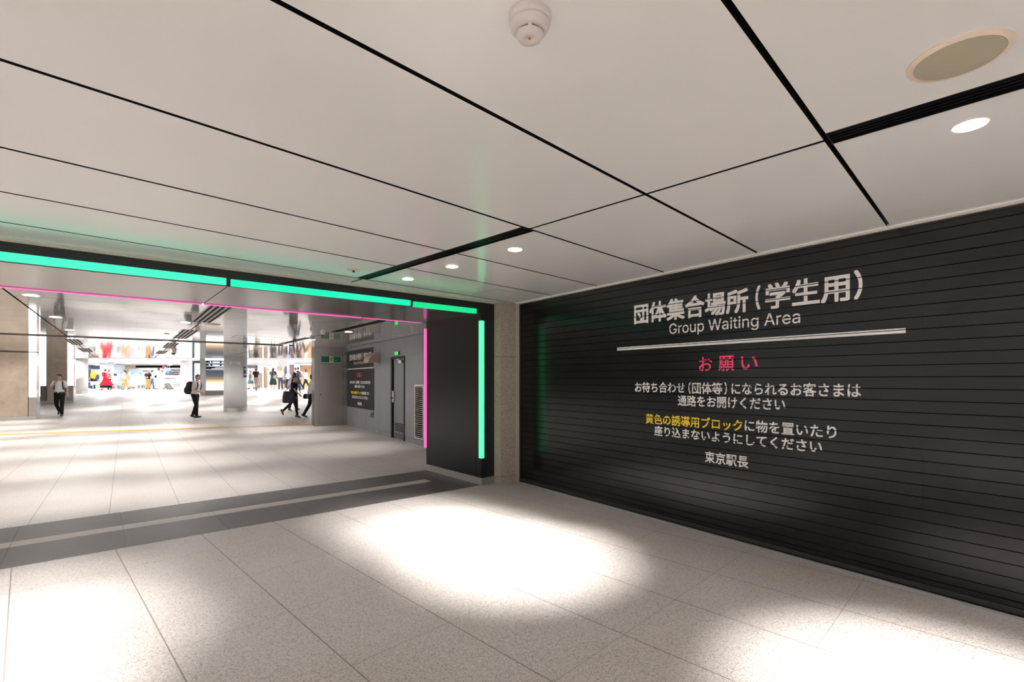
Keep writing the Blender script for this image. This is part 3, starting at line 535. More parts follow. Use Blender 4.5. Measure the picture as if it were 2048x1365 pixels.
# lamps of the same ceiling behind and beside the camera
for s, t, k in ((2.98, 0.9, 1.2), (-0.15, -3.8, 0.55), (-0.15, -4.64, 0.33), (-0.6, -2.94, 0.7), (-0.75, -0.09, 1.9), (-0.7, 1.9, 1.9), (2.98, 2.2, 1.5), (0.3, -7.2, 0.9), (-1.2, -6.6, 1.3), (-4.0, -3.0, 1.9), (-3.4, -0.1, 1.9), (-4.0, -5.5, 1.9), (-2.4, -1.8, 1.9), (-2.4, 0.9, 1.9)):
    near_lamp(*st(s, t), k)

# smoke detector, speaker, sprinkler, hatch
o = thing('smoke_detector', 'white round smoke detector on the near ceiling, at the top of the picture', 'smoke detector', (0.054, 1.50, CEIL_N))
MB().lathe([(0.066, 0.0), (0.066, -0.012), (0.064, -0.022), (0.058, -0.026)], n=48).build('base', M_cream, o, bevel=0.0015)
MB().lathe([(0.060, -0.022), (0.062, -0.030), (0.055, -0.044), (0.042, -0.050)], n=48).build('housing', M_cream, o, smooth=True)
mb = MB()
MB().lathe([(0.036, -0.047), (0.036, -0.058)], n=48).build('vent_gap', mat('detector_vent_dark', (0.04, 0.015, 0.01), 0.6), o)
for k in range(6):
    a = R(60 * k + 30)
    MB().box((0.037 * math.cos(a), 0.037 * math.sin(a), -0.0525), (0.010, 0.012, 0.014), a).build('rib', M_cream, o)
MB().lathe([(0.041, -0.056), (0.042, -0.061), (0.036, -0.070), (0.014, -0.072), (0.012, -0.070)], n=48).build('cap', M_cream, o, smooth=True)
MB().ball((0.0, -0.004, -0.072), 0.004).build('indicator', mat('red_indicator', (0.4, 0.08, 0.06), 0.4), o)
o = thing('ceiling_speaker', 'large round beige ceiling speaker with olive grille, top right', 'speaker', (1.547, 1.69, CEIL_N))
MB().lathe([(0.142, 0.002), (0.141, -0.004), (0.122, -0.010), (0.119, -0.006)], n=64).build('rim', mat('speaker_rim', (0.72, 0.60, 0.48), 0.5), o)
MB().lathe([(0.120, -0.003), (0.120, -0.0095), (0.08, -0.013), (0.02, -0.014)], n=64).build('grille', M_mesh, o)
o = thing('sprinkler_plate', 'small beige sprinkler plate on the ceiling by the left end of slot vent', 'sprinkler', (-1.614, 4.964, CEIL_N))
MB().lathe([(0.066, 0.001), (0.064, -0.004), (0.03, -0.008)], n=32).build('plate', M_beige, o)
MB().lathe([(0.016, -0.006), (0.010, -0.022), (0.014, -0.026)], n=16).build('nozzle', mat('sprinkler_dark', (0.10, 0.07, 0.045), 0.4, 0.6), o)
c = st(4.379, -4.64)
o = thing('access_hatch', 'flush square access hatch in the ceiling above the brown stone post', 'hatch', (c[0], c[1], CEIL_N), R(45))
mb = MB()
for a, b, c_, d_ in ((-.236, -.232, -.246, .246), (.232, .236, -.246, .246), (-.236, .236, -.246, -.242), (-.236, .236, .242, .246)):
    mb.span(a, b, c_, d_, -0.0012, 0.0)
mb.build('gap', mat('hatch_gap', (0.16, 0.13, 0.12), 0.6), o)
MB().span(-.232, .232, -.242, .242, -0.001, 0.004).build('lid', M_ceil_n, o)

# ------------------------------------------------------------------ portal
P = thing('entrance_portal', 'wide black metal portal frame outlined with green and pink light tubes', 'portal frame', J0, J_ROT)
XL = -14.0
MB().span(XL, 0.24, 0.0, 0.05, 2.44, CEIL_N).build('fascia', M_blackmat, P)
for a, b in ((XL, -3.165), (-3.155, -1.115), (-1.105, 0.0)):
    MB().span(a, b, 0.05, 1.47, 2.44, 2.46).build('soffit_panel', M_soffit, P)
MB().span(XL, 0.24, 0.05, 1.48, 2.462, CEIL_N).build('lintel_core', M_blackmat, P)
MB().span(XL, 0.24, 1.48, 1.52, 2.44, CEIL_N).build('rear_fascia', M_blackmat, P)
MB().span(0.012, 0.27, 0.04, 1.51, 0.0, 2.44).build('jamb_core', M_blackmat, P)
MB().span(0.0, 0.012, 0.0, 0.115, 0.1, 2.44).build('jamb_panel', M_black, P)
MB().span(0.0, 0.012, 0.119, 1.405, 0.1, 2.44).build('jamb_panel', M_black, P)
MB().span(0.0, 0.012, 1.409, 1.52, 0.1, 2.44).build('jamb_panel', M_black, P)
MB().span(0.012, 0.24, 0.0, 0.01, 0.1, 2.44).build('jamb_panel', M_blackmat, P)
mb = MB()
for a, b in ((0.0, 0.117), (0.119, 1.405), (1.407, 1.52)): mb.span(-0.004, 0.02, a, b, 0.0, 0.1)
for a, b in ((0.0, 0.12), (0.122, 0.24)): mb.span(max(a, 0.001), b, -0.004, 0.02, 0.0, 0.1)
mb.build('skirting', M_skirt, P)
def tubes(segs, name, m, label):
    for a in segs:
        o = MB().span(*a).build(name, m, P, bevel=0.006); o['label'] = label
for seg_, m_ in (((XL, -3.182, -0.022, 0.022, 2.442, 2.512), M_green), ((-3.143, -1.134, -0.022, 0.022, 2.440, 2.508), M_greenb), ((-1.091, -0.098, -0.022, 0.022, 2.432, 2.500), M_greenc)):
    tubes([seg_], 'light_tube', m_, 'glowing green light tube')
tubes([(-0.030, 0.030, -0.030, 0.030, 0.384, 2.339)], 'light_tube', M_green2, 'glowing pale green light tube')
tubes([(XL, -3.17, 1.505, 1.545, 2.428, 2.468), (-3.15, -1.119, 1.505, 1.545, 2.428, 2.468), (-1.10, -0.09, 1.505, 1.545, 2.434, 2.470)], 'light_tube', M_pink, 'glowing pink light tube')
tubes([(-0.028, 0.024, 1.505, 1.555, 0.371, 2.347)], 'light_tube', M_pink, 'glowing pink light tube')

# brown stone post and shutter
o = tag(MB().prism([(-0.262, 7.084), (-0.165, 6.998), (0.066, 7.134), (0.084, 7.19), (-0.16, 7.25), (-0.27, 7.15)], 0.0, CEIL_N).build('stone_post', M_stone),
        'brown speckled granite post between the black portal and the shutter', 'pillar')
mb = MB()
for z in (0.10, 1.83):
    mb.prism([(-0.2622, 7.0835), (-0.1655, 6.997), (0.0665, 7.133), (0.066, 7.1345), (-0.165, 6.999), (-0.2617, 7.0845)], z, z + 0.004)
mb.build('joint', mat('stone_joint', (0.07, 0.055, 0.045), 0.7), o)

SH = thing('roller_shutter', 'big closed black slatted shutter with white Japanese notice', 'shutter', W0, W_ROT)
L = 14.0; pitch = 0.0852; zb = 0.157
seams = [zb + pitch * k for k in range(0, 29)]
mb = MB()
zs = [0.10] + seams + [CEIL_N]
for a, b in zip(zs, zs[1:]): mb.span(0.03, L, 0.0, 0.02, a + 0.003, b - 0.003)
mb.build('slat_curtain', M_shutter, SH)
MB().span(0.0, L, 0.006, 0.05, 0.0, CEIL_N).build('groove_backing', M_groove, SH)
MB().span(0.03, L, -0.012, 0.03, 0.022, 0.060).build('bottom_rail', M_blackmat, SH, bevel=0.003)
MB().span(0.03, L, -0.004, 0.03, 0.064, 0.098).build('bottom_rail', M_shutter, SH)
o = MB().span(0.0, L, -0.028, 0.012, 0.0, 0.010).build('threshold', mat('threshold_metal', (0.26, 0.27, 0.26), 0.5), SH); o['label'] = 'pale aluminium threshold strip'
o = MB().span(-0.030, 0.0, -0.045, 0.05, 0.0, CEIL_N - 0.005).build('guide_rail', mat('guide_beige', (0.42, 0.37, 0.32), 0.45), SH); o['label'] = 'aluminium guide rail'
MB().span(0.0, 0.03, -0.012, 0.03, 0.0, CEIL_N - 0.005).build('guide_channel', M_blackmat, SH)
MB().span(0.0, L, -0.008, 0.03, CEIL_N - 0.028, CEIL_N).build('head_box', M_blackmat, SH)
mb = MB()
zs2 = [0.60] + [z for z in seams if 0.605 < z < 2.47] + [2.475]
for a, b in zip(zs2, zs2[1:]): mb.span(1.72, 4.62, -0.0012, -0.0002, a + 0.0034, b - 0.0034)
FILM = mb.build('sign_film', M_film, SH); FILM['label'] = 'thin black film carrying the notice'
cuts = [(z, 0.0034) for z in seams]
ty = -0.002
for tx, a, b, z0, z1 in (('団体集合場所', 2.083, 3.379, 2.116, 2.342), ('（', 3.444, 3.487, 2.126, 2.346), ('学生用', 3.529, 4.178, 2.116, 2.345), ('）', 4.205, 4.262, 2.118, 2.348)):
    text_obj(tx, 'lettering', M_white_v, FILM, a, b, z0, z1, ty, 0.0055, cuts, 'large white heading lettering')
english(FILM, 2.542, 3.818, 1.947, 2.087, ty, cuts)
mb = MB()
for z in (1.84, ): mb.span(1.837, 4.527, -0.0024, -0.0014, 1.838, 1.8585)
mb.span(1.837, 4.527, -0.0024, -0.0014, 1.8642, 1.874)
mb.build('rule', M_white_v, FILM)['label'] = 'white horizontal rule'
text_obj('お', 'lettering', M_pink_v, FILM, 2.884, 3.025, 1.586, 1.723, ty, 0.0018, cuts, 'pink lettering')
text_obj('願', 'lettering', M_pink_v, FILM, 3.090, 3.245, 1.582, 1.727, ty, 0.0018, cuts, 'pink lettering')
text_obj('い', 'lettering', M_pink_v, FILM, 3.310, 3.463, 1.592, 1.715, ty, 0.0018, cuts, 'pink lettering')
for tx, a, b, z0, z1 in (('お待ち合わせ', 2.095, 2.728, 1.362, 1.474), ('（', 2.768, 2.792, 1.358, 1.476), ('団体等', 2.808, 3.128, 1.360, 1.474), ('）', 3.150, 3.174, 1.358, 1.476), ('になられるお客さまは', 3.220, 4.253, 1.362, 1.474)):
    text_obj(tx, 'lettering', M_white_v, FILM, a, b, z0, z1, ty, 0.0018, cuts, 'white lettering')
text_obj('通路をお開けください', 'lettering', M_white_v, FILM, 2.645, 3.699, 1.232, 1.341, ty, 0.0018, cuts, 'white lettering')
text_obj('黄色の誘導用ブロック', 'lettering', M_yel_v, FILM, 2.241, 3.325, 1.021, 1.132, ty, 0.0022, cuts, 'yellow lettering')
text_obj('に物を置いたり', 'lettering', M_white_v, FILM, 3.345, 4.086, 1.028, 1.136, ty, 0.0018, cuts, 'white lettering')
text_obj('座り込まないようにしてください', 'lettering', M_white_v, FILM, 2.354, 3.983, 0.900, 1.006, ty, 0.0018, cuts, 'white lettering')
text_obj('東京駅長', 'lettering', M_white_v, FILM, 2.949, 3.379, 0.692, 0.803, ty, 0.0018, cuts, 'white lettering')
#@@FAR
# ------------------------------------------------------------------ concourse ceiling
EDGE_Y = 23.4
pB0, pB1 = jp(-20, 1.545), jp(0.26, 1.545)
pR = jp(4.5, 1.545)
ceil_convex_r = [(-60, EDGE_Y), (pR[0], EDGE_Y), pR, pB0, (-60, pB0[1])]
ecols = [-34, -28, -22, -16, -10.4, -5.6, -3.3, -1.106, 1.075, 3.575, 6.1, 8.6]
wrows = [3.17 + 0.91 * k for k in range(0, 60)]
mb = MB()
for i in range(len(ecols) - 1):
    e0, e1 = ecols[i] + 0.0115, ecols[i + 1] - 0.0115
    for w in wrows:
        w0, w1 = w + 0.004, w + 0.91 - 0.004
        if abs(w - 15.91) < .02: w0 += 0.03
        if abs(w + 0.91 - 15.91) < .02: w1 -= 0.03
        cell = [fe(e0, w0), fe(e0, w1), fe(e1, w1), fe(e1, w0)]
        cell = clip_poly(cell, ceil_convex_r)
        if len(cell) >= 3: mb.panel(cell, CEIL_F, CEIL_F + 0.02)
mb.prism(ceil_convex_r, CEIL_F + 0.04, CEIL_F + 0.10, 1)
struct(mb.build('ceiling', [M_ceil_f, M_void]))
mb = MB()
mb.prism([(-60, EDGE_Y), (-60, 31), (-5, 31), (-5, EDGE_Y)], lambda x, y: ceil_at(y), lambda x, y: ceil_at(y) + 0.1)
mb.prism([(-60, 31), (-60, 52), (-5, 52), (-5, 31)], CEIL_S, CEIL_S + 0.1)
struct(mb.build('ceiling', M_ceil_s))
def gain(w): return min(1.15, max(0.75, 0.75 + (w - 9.0) * 0.045))     # lamps burn brighter towards the shops
def f2(e, w, z=0): x, y = fe(e, w); return (x, y, z)

B5 = empty('trim_5', (*fe(0, 15.91), CEIL_F), R(F_ANG)); struct(B5, 'dark bar across the glossy concourse ceiling')
MB().span(-34, 4.06, -0.02, 0.02, -0.023, -0.001).build('bar', mat('bar_brown', (0.10, 0.075, 0.062), 0.5), B5)
def slot_far(e, w0, w1, hw, n, label, grp):
    c = fe(e, (w0 + w1) / 2)
    o = thing('slot_diffuser', label, 'air vent', (c[0], c[1], CEIL_F), R(F_ANG), grp)
    L = (w1 - w0) / 2
    if n == 1:
        MB().span(-hw, hw, -L, L, -0.004, 0.002).build('slot', M_void, o)
        MB().span(-hw * .4, -hw * .15, -L, L, -0.007, -0.004).build('slat', M_black, o)
        return
    MB().span(-hw, hw, -L, L, -0.003, 0.002).build('frame', mat('vent_grey', (0.36, 0.345, 0.335), 0.4), o)
    for k in range(n):
        x = -hw + (k + 0.5) * 2 * hw / n
        MB().span(x - hw / n * .42, x + hw / n * .42, -L + .02, L - .02, -0.005, -0.003).build('slot', M_void, o)
SG = 'slot vents along the concourse ceiling'
slot_far(1.075, 7.96, 10.5, 0.15, 4, 'four-line slot vent in the glossy ceiling, right behind the pink light line', SG)
slot_far(1.075, 12.2, 15.0, 0.15, 4, 'four-line slot vent, second beyond the pink light line on the middle seam', SG)
slot_far(1.075, 16.9, 19.7, 0.15, 4, 'four-line slot vent above the dome camera', SG)
slot_far(1.075, 21.6, 24.4, 0.15, 4, 'four-line slot vent, farthest along the middle ceiling seam', SG)
slot_far(-1.106, 16.9, 19.7, 0.15, 4, 'four-line slot vent tinted pink, on the left ceiling seam', SG)
slot_far(-1.106, 21.6, 24.4, 0.15, 4, 'four-line slot vent, farther one on the left ceiling seam', SG)
slot_far(3.575, 8.2, 10.75, 0.075, 1, 'dark slot vent above the grey painted wall', SG)
slot_far(3.575, 12.7, 15.3, 0.075, 1, 'dark slot vent left of the steel panel top', SG)

# concourse downlights
FG = 'downlights in the concourse ceiling'
lab = {(-0.92, 8.45): 'flat lit downlight under the pink line at the far left', (-0.92, 11.15): 'lit downlight, second from the pink line in the left row',
       (-0.92, 13.85): 'lit downlight, third from the pink line in the left row', (-0.92, 16.5): 'lit downlight just past the dark cross seam in the left row',
       (-0.92, 19.2): 'lit downlight, fifth in the left ceiling row', (0.86, 7.94): 'lit downlight touching the pink line beside the first slot vent',
       (0.86, 10.7): 'lit downlight left of the middle seam, second from the pink line', (0.86, 13.45): 'lit downlight left of the middle seam, third from the pink line',
       (0.86, 16.2): 'lit downlight left of the middle seam behind the dark cross seam', (0.86, 18.9): 'lit downlight beside the dome camera',
       (3.83, 10.6): 'lit downlight above the painted notice on the grey wall', (3.83, 13.25): 'lit downlight above the steel exit panel',
       (3.83, 15.9): 'lit downlight over the passage left of the steel panel'}
for (e, w), l in lab.items():
    x, y = fe(e, w); downlight(x, y, CEIL_F, 0.075, l, FG, FAR_SPOT * gain(w) * (0.6 if e > 3 else 1), 70, (1.0, 0.97, 0.945))
for e in (-14.5, -12.0, -9.8, -7.6, -5.4, -3.1, 6.2):
    for k in range(7):
        x, y = fe(e, 8.3 + 2.68 * k)
        if y > EDGE_Y - 0.5 or (e > 5 and k > 3) or (-x * 0.6494 * 0 + y) < -1: continue
        if (x - J0.x) * -math.sin(J_ROT) + (y - J0.y) * math.cos(J_ROT) < 2.0: continue
        if (x - G0.x) * math.cos(G_ROT) * 0 + ((x - G0.x) * -math.sin(G_ROT) + (y - G0.y) * math.cos(G_ROT)) > -0.4: continue
        g = FAR_SPOT * gain(8.3 + 2.68 * k) * (0.5 if e > 5 else 1)
        spot((x, y, CEIL_F - 0.02), g, 70, (1.0, 0.97, 0.945)); spot((x, y, CEIL_F - 0.02), g * 0.16, 168, (1.0, 0.98, 0.96), 0.6)

for Y in (23.9, 26.4, 28.9, 31.4):  # added spots without fixtures, to light the ramp floor in bands
    for X in (-31, -28.2, -25.4, -22.6, -19.8, -17, -14.2, -11.4):
        if Y < 30 and X < -21.5: continue
        spot((X, Y, ceil_at(Y) - 0.02), FAR_SPOT * 1.0, 74, (1.0, 0.98, 0.965)); spot((X, Y, ceil_at(Y) - 0.02), FAR_SPOT * 0.13, 168, (1.0, 0.98, 0.965), 0.6)
for Y in (34.5, 38.0):  # added wide spots without fixtures, to brighten the shop level
    for X in (-40, -36, -32, -28, -24, -20, -16, -12): spot((X, Y, ceil_at(Y) - 0.02), FAR_SPOT * 2.4, 115, (1.0, 0.98, 0.97))
for x, y in ((-20.3, 22.4), (-11.0, 20.6), (-14.6, 20.8)): spot((x, y, CEIL_F - 0.02), FAR_SPOT * 0.55, 168, (1.0, 0.98, 0.96), 0.6)  # added fill spots, no lamp there, to brighten marble pillar and round column
# ceiling fittings of the concourse
def disc(name, label, cat, x, y, z, r, m, m2=None):
    o = thing(name, label, cat, (x, y, z))
    MB().lathe([(r, 0.001), (r * .97, -0.006), (r * .82, -0.010)], n=32).build('rim', m, o)
    MB().lathe([(r * .82, -0.006), (r * .80, -0.0115), (r * .1, -0.016)], n=32).build('grille', m2 or m, o)
    return o
disc('ceiling_speaker', 'small beige ceiling speaker beside the first concourse slot vent', 'speaker', -5.67, 9.22, CEIL_F, 0.14, M_beige)
for nm, lb, x, y in (('smoke_detector', 'white smoke detector on the ceiling above the steel exit panel', -4.13, 10.66), ('smoke_detector', 'faint white smoke detector left of the steel panel, near the thin ceiling seam', -4.93, 12.04)):
    o = thing(nm, lb, 'smoke detector', (x, y, CEIL_F))
    MB().lathe([(0.06, 0.0), (0.06, -0.02)], n=24).build('base', M_cream, o)
    MB().lathe([(0.05, -0.02), (0.045, -0.05), (0.03, -0.06)], n=24).build('cap', M_cream, o, smooth=True)
disc('sprinkler_plate', 'beige sprinkler plate near the second slot vent of the middle seam', 'sprinkler', -7.85, 11.1, CEIL_F, 0.07, M_beige)
o = thing('dome_camera', 'beige dome security camera hanging from the concourse ceiling', 'camera', (-10.8, 15.55, CEIL_F))
MB().lathe([(0.075, 0.0), (0.07, -0.05), (0.03, -0.06), (0.03, -0.05)], n=24).build('mount', M_cream, o)
MB().lathe([(0.098, -0.05), (0.102, -0.075), (0.085, -0.085), (0.076, -0.09), (0.078, -0.19), (0.07, -0.2)], n=24).build('housing', M_cream, o, smooth=True)
MB().ball((0, 0, -0.20), (0.06, 0.06, 0.06)).build('dome', mat('smoked_dome', (0.02, 0.02, 0.025), 0.1), o)
o = thing('access_hatch', 'thin outlined square hatch in the glossy concourse ceiling', 'hatch', f2(2.75, 13.4, CEIL_F), R(F_ANG))
mb = MB()
for a, b, c_, d_ in ((-.7, -.69, -.4, .4), (.69, .7, -.4, .4), (-.7, .7, -.4, -.39), (-.7, .7, .39, .4)): mb.span(a, b, c_, d_, -0.0015, 0)
mb.build('gap', mat('hatch_gap', (0.16, 0.13, 0.12)), o)
MB().span(-.688, .688, -.388, .388, -0.001, 0.003).build('lid', M_ceil_f, o)

# ------------------------------------------------------------------ grey wall of the concourse
Gw = empty('wall_right', G0, G_ROT); struct(Gw, 'grey painted panel wall of the concourse')
mb = MB(); H = CEIL_F - 0.006
xs = [0.0, 2.081, 4.20]
for a, b in zip(xs, xs[1:]): mb.span(a + 0.003, b - 0.003, 0.0, 0.1, 0.10, H)
mb.span(5.165, 9.6, 0.0, 0.1, 0.12, 0.135); mb.span(5.165, 5.78, 0.0, 0.1, 0.135, 1.39); mb.span(6.32, 9.6, 0.0, 0.1, 0.135, 1.39)
mb.span(5.165, 9.6, 0.0, 0.1, 1.39, 2.09); mb.span(4.203, 9.6, 0.0, 0.1, 2.092, H)
mb.build('panel', M_grey, Gw)
MB().span(0.0, 9.6, 0.10, 0.2, 0.0, CEIL_F).build('backing', M_void, Gw)
mb = MB(); mb.span(0.0, 4.19, 0.004, 0.1, 0.0, 0.094); mb.span(5.165, 9.6, 0.004, 0.1, 0.0, 0.114)
bs = empty('baseboard_right', G0, G_ROT); struct(bs, 'grey base strip of the painted wall')
mb.build('strip', M_grey, bs)

D = thing('door_1', 'battered grey door in a black frame on the grey wall', 'door', G0, G_ROT); D['kind'] = 'structure'
mb = MB(); mb.span(4.19, 4.30, -0.012, 0.1, 0.0, 2.085); mb.span(5.095, 5.165, -0.012, 0.1, 0.0, 2.085); mb.span(4.30, 5.095, -0.012, 0.1, 2.03, 2.085)
mb.build('frame', M_doorblk, D)
LF = MB().span(4.36, 5.095, 0.015, 0.06, 0.02, 2.03).build('leaf', M_doorgrey, D)
mb = MB()
for k in range(6): mb.span(4.46, 5.06, 0.006, 0.0148, 0.20 + 0.037 * k, 0.216 + 0.037 * k)
mb.build('louvre', M_void, LF)
MB().span(4.36, 5.095, 0.010, 0.0148, 0.03, 0.15).build('kick_plate', mat('scuffed_plate', (0.09, 0.09, 0.09), 0.45), LF)
MB().span(4.29, 4.40, -0.012, 0.012, 0.92, 1.21).build('lock_plate', M_alu, LF)
mb = MB(); mb.tube((4.345, -0.012, 1.03), (4.345, -0.07, 1.03), 0.014); mb.tube((4.345, -0.065, 1.03), (4.47, -0.065, 1.03), 0.013)
mb.build('handle', M_doorblk, LF)
mb = MB(); mb.span(4.84, 5.06, -0.055, 0.012, 1.91, 1.98); mb.span(4.66, 4.86, -0.04, -0.02, 2.0, 2.02)
mb.build('door_closer', M_alu, LF)
MB().span(4.30, 4.36, 0.02, 0.09, 0.0, 2.03).build('jamb_gap', M_void, D)

o = thing('lamp_sign', 'small bright green lit sign above the grey door', 'sign', G0, G_ROT)
MB().span(4.55, 4.79, -0.03, 0.0, 2.125, 2.21).build('housing', M_doorblk, o)
fc = MB().span(4.553, 4.787, -0.034, -0.0302, 2.128, 2.207).build('face', M_smallg, o)
mb = MB()
for x in (4.62, 4.66, 4.70): mb.span(x, x + 0.025, -0.036, -0.0342, 2.15, 2.185)
mb.build('marks', mat('dark_green_mark', (0.01, 0.14, 0.02)), fc)

o = thing('vent_hood', 'beige quarter-round metal vent hood over the painted notice', 'vent hood', G0, G_ROT)
MB().span(2.78, 3.30, -0.006, -0.003, 1.83, 2.41).build('mounting_plate', M_grey, o)
prof = [(0.0, 1.975), (-0.30, 1.975)] + [(-0.30 * math.cos(R(a)), 1.975 + 0.285 * math.sin(R(a))) for a in range(10, 91, 10)]
mb = MB()
va = [mb.bm.verts.new((2.80, y - 0.007, z)) for y, z in prof]; vb = [mb.bm.verts.new((3.28, y - 0.007, z)) for y, z in prof]
mb.bm.faces.new(va); mb.bm.faces.new(vb[::-1])
for i in range(len(prof)):
    j = (i + 1) % len(prof); mb.bm.faces.new((va[i], vb[i], vb[j], va[j]))
mb.build('hood', mat('hood_beige', (0.40, 0.335, 0.29), 0.4), o)
MB().span(2.86, 3.26, -0.03, -0.006, 1.94, 1.972).build('lower_flange', M_beige, o)

o = thing('wall_notice', 'tall black notice with the same Japanese text on the grey wall', 'notice', G0, G_ROT)
NB = MB().span(0.02, 2.834, -0.0035, -0.0005, 0.62, 2.436).build('panel', M_sign, o)
tz = -0.005
for tx, a, b in (('団体集合場所', 0.30, 1.66), ('（', 1.72, 1.77), ('学生用', 1.82, 2.50), ('）', 2.53, 2.60)):
    text_obj(tx, 'lettering', M_white_v, NB, a, b, 2.115, 2.318, tz, 0.006, None, 'white heading lettering')
english(NB, 0.78, 2.10, 1.955, 2.085, tz)
MB().span(0.085, 2.745, -0.0055, -0.004, 1.83, 1.862).build('rule', M_white_v, NB)
text_obj('お', 'lettering', M_pink_v, NB, 1.12, 1.28, 1.58, 1.71, tz, 0.003, None, 'pink lettering')
text_obj('願', 'lettering', M_pink_v, NB, 1.33, 1.50, 1.575, 1.715, tz, 0.003, None, 'pink lettering')
text_obj('い', 'lettering', M_pink_v, NB, 1.56, 1.72, 1.59, 1.705, tz, 0.003, None, 'pink lettering')
text_obj('お待ち合わせ（団体等）になられるお客さまは', 'lettering', M_white_v, NB, 0.349, 2.49, 1.371, 1.471, tz, 0.003, None, 'white lettering')
text_obj('通路をお開けください', 'lettering', M_white_v, NB, 0.895, 1.949, 1.245, 1.338, tz, 0.003, None, 'white lettering')
text_obj('黄色の誘導用ブロック', 'lettering', M_yel_v, NB, 0.505, 1.597, 1.046, 1.143, tz, 0.003, None, 'yellow lettering')
text_obj('に物を置いたり', 'lettering', M_white_v, NB, 1.61, 2.354, 1.046, 1.145, tz, 0.003, None, 'white lettering')
text_obj('座り込まないようにしてください', 'lettering', M_white_v, NB, 0.619, 2.249, 0.91, 1.005, tz, 0.003, None, 'white lettering')
text_obj('東京駅長', 'lettering', M_white_v, NB, 1.20, 1.645, 0.71, 0.81, tz, 0.003, None, 'white lettering')
for x, lb in ((2.61, 'thin metal hook under the painted notice, left of a pair'), (2.76, 'thin metal hook under the painted notice, right of a pair')):
    o = thing('wall_hook', lb, 'hook', G0, G_ROT, 'hooks under the notice')
    MB().span(x - 0.03, x + 0.03, -0.006, 0.0, 0.40, 0.59).build('plate', mat('hook_metal', (0.12, 0.115, 0.11), 0.35, 0.7), o)
    MB().tube((x, -0.006, 0.57), (x, -0.05, 0.42), 0.012).build('hook', mat('hook_metal', (0.12, 0.115, 0.11)), o)
o = thing('louvre_grille', 'steel louvre grille in the grey wall beside the pink tube', 'grille', G0, G_ROT)
mb = MB(); mb.span(5.78, 5.83, -0.012, 0.05, 0.136, 1.389); mb.span(6.27, 6.32, -0.012, 0.05, 0.136, 1.389); mb.span(5.83, 6.27, -0.012, 0.05, 1.34, 1.389); mb.span(5.83, 6.27, -0.012, 0.05, 0.136, 0.17)
mb.build('frame', M_alu, o)
MB().span(5.83, 6.27, 0.06, 0.08, 0.17, 1.34).build('back', M_void, o)
for k in range(25):
    z = 0.195 + 0.0465 * k
    MB().box((6.05, 0.018, z), (0.44, 0.03, 0.012)).build('slat', M_alu, o)

# ------------------------------------------------------------------ steel exit panel
S = thing('steel_panel', 'brushed steel wall panel with keyhole below the green exit sign', 'panel', (-6.352, 15.682, 0), R(29.5))
MB().span(0.0, 0.135, 0.0, 0.7, 0.0, CEIL_F - 0.003).build('edge_panel', M_steel, S)
MB().span(0.140, 0.872, 0.006, 0.7, 0.0, CEIL_F - 0.003).build('door_panel', M_steel, S)
MB().span(0.877, 1.02, 0.0, 0.7, 0.0, CEIL_F - 0.003).build('edge_panel', M_steel, S)
MB().span(0.0, 1.02, 0.02, 0.69, 0.0, CEIL_F - 0.004).build('seam_backing', M_steel_d, S)
MB().tube((0.185, 0.007, 1.023), (0.185, -0.004, 1.023), 0.02).build('keyhole', M_steel_d, S)
ES = thing('exit_sign', 'green emergency exit sign with running figure on the steel panel', 'exit sign', (-6.352, 15.682, 0), R(29.5))
fr = MB().span(0.186, 0.823, -0.02, -0.001, 2.055, 2.272).build('frame', mat('exit_frame', (0.55, 0.62, 0.5), 0.4), ES)
MB().span(0.196, 0.813, -0.024, -0.0202, 2.065, 2.262).build('face', M_exitg, ES)
mb = MB(); mb.span(0.450, 0.575, -0.0265, -0.0242, 2.064, 2.262)
mb.build('doorway_mark', M_exity, ES)
mb = MB()
def seg(x0, z0, x1, z1, r):
    dx, dz = x1 - x0, z1 - z0; l = math.hypot(dx, dz); px, pz = -dz / l * r, dx / l * r
    vs = [mb.bm.verts.new((x, -0.0275, z)) for x, z in ((x0 + px, z0 + pz), (x1 + px, z1 + pz), (x1 - px, z1 - pz), (x0 - px, z0 - pz))]
    mb.bm.faces.new(vs)
seg(0.505, 2.235, 0.535, 2.235, 0.016)
seg(0.512, 2.212, 0.505, 2.150, 0.014); seg(0.505, 2.150, 0.540, 2.125, 0.010); seg(0.540, 2.125, 0.530, 2.085, 0.009)
seg(0.505, 2.150, 0.480, 2.115, 0.010); seg(0.480, 2.115, 0.462, 2.100, 0.009)
seg(0.512, 2.205, 0.475, 2.190, 0.008); seg(0.475, 2.190, 0.468, 2.165, 0.007); seg(0.514, 2.205, 0.545, 2.180, 0.008); seg(0.545, 2.180, 0.562, 2.190, 0.007)
mb.build('running_figure', mat('exit_figure_green', (0.0, 0.06, 0.03), 0.5), ES)
text_obj('非常口', 'lettering', mat('exit_text', (0.45, 0.62, 0.45)), ES, 0.60, 0.68, 2.105, 2.132, -0.0265, 0.0)

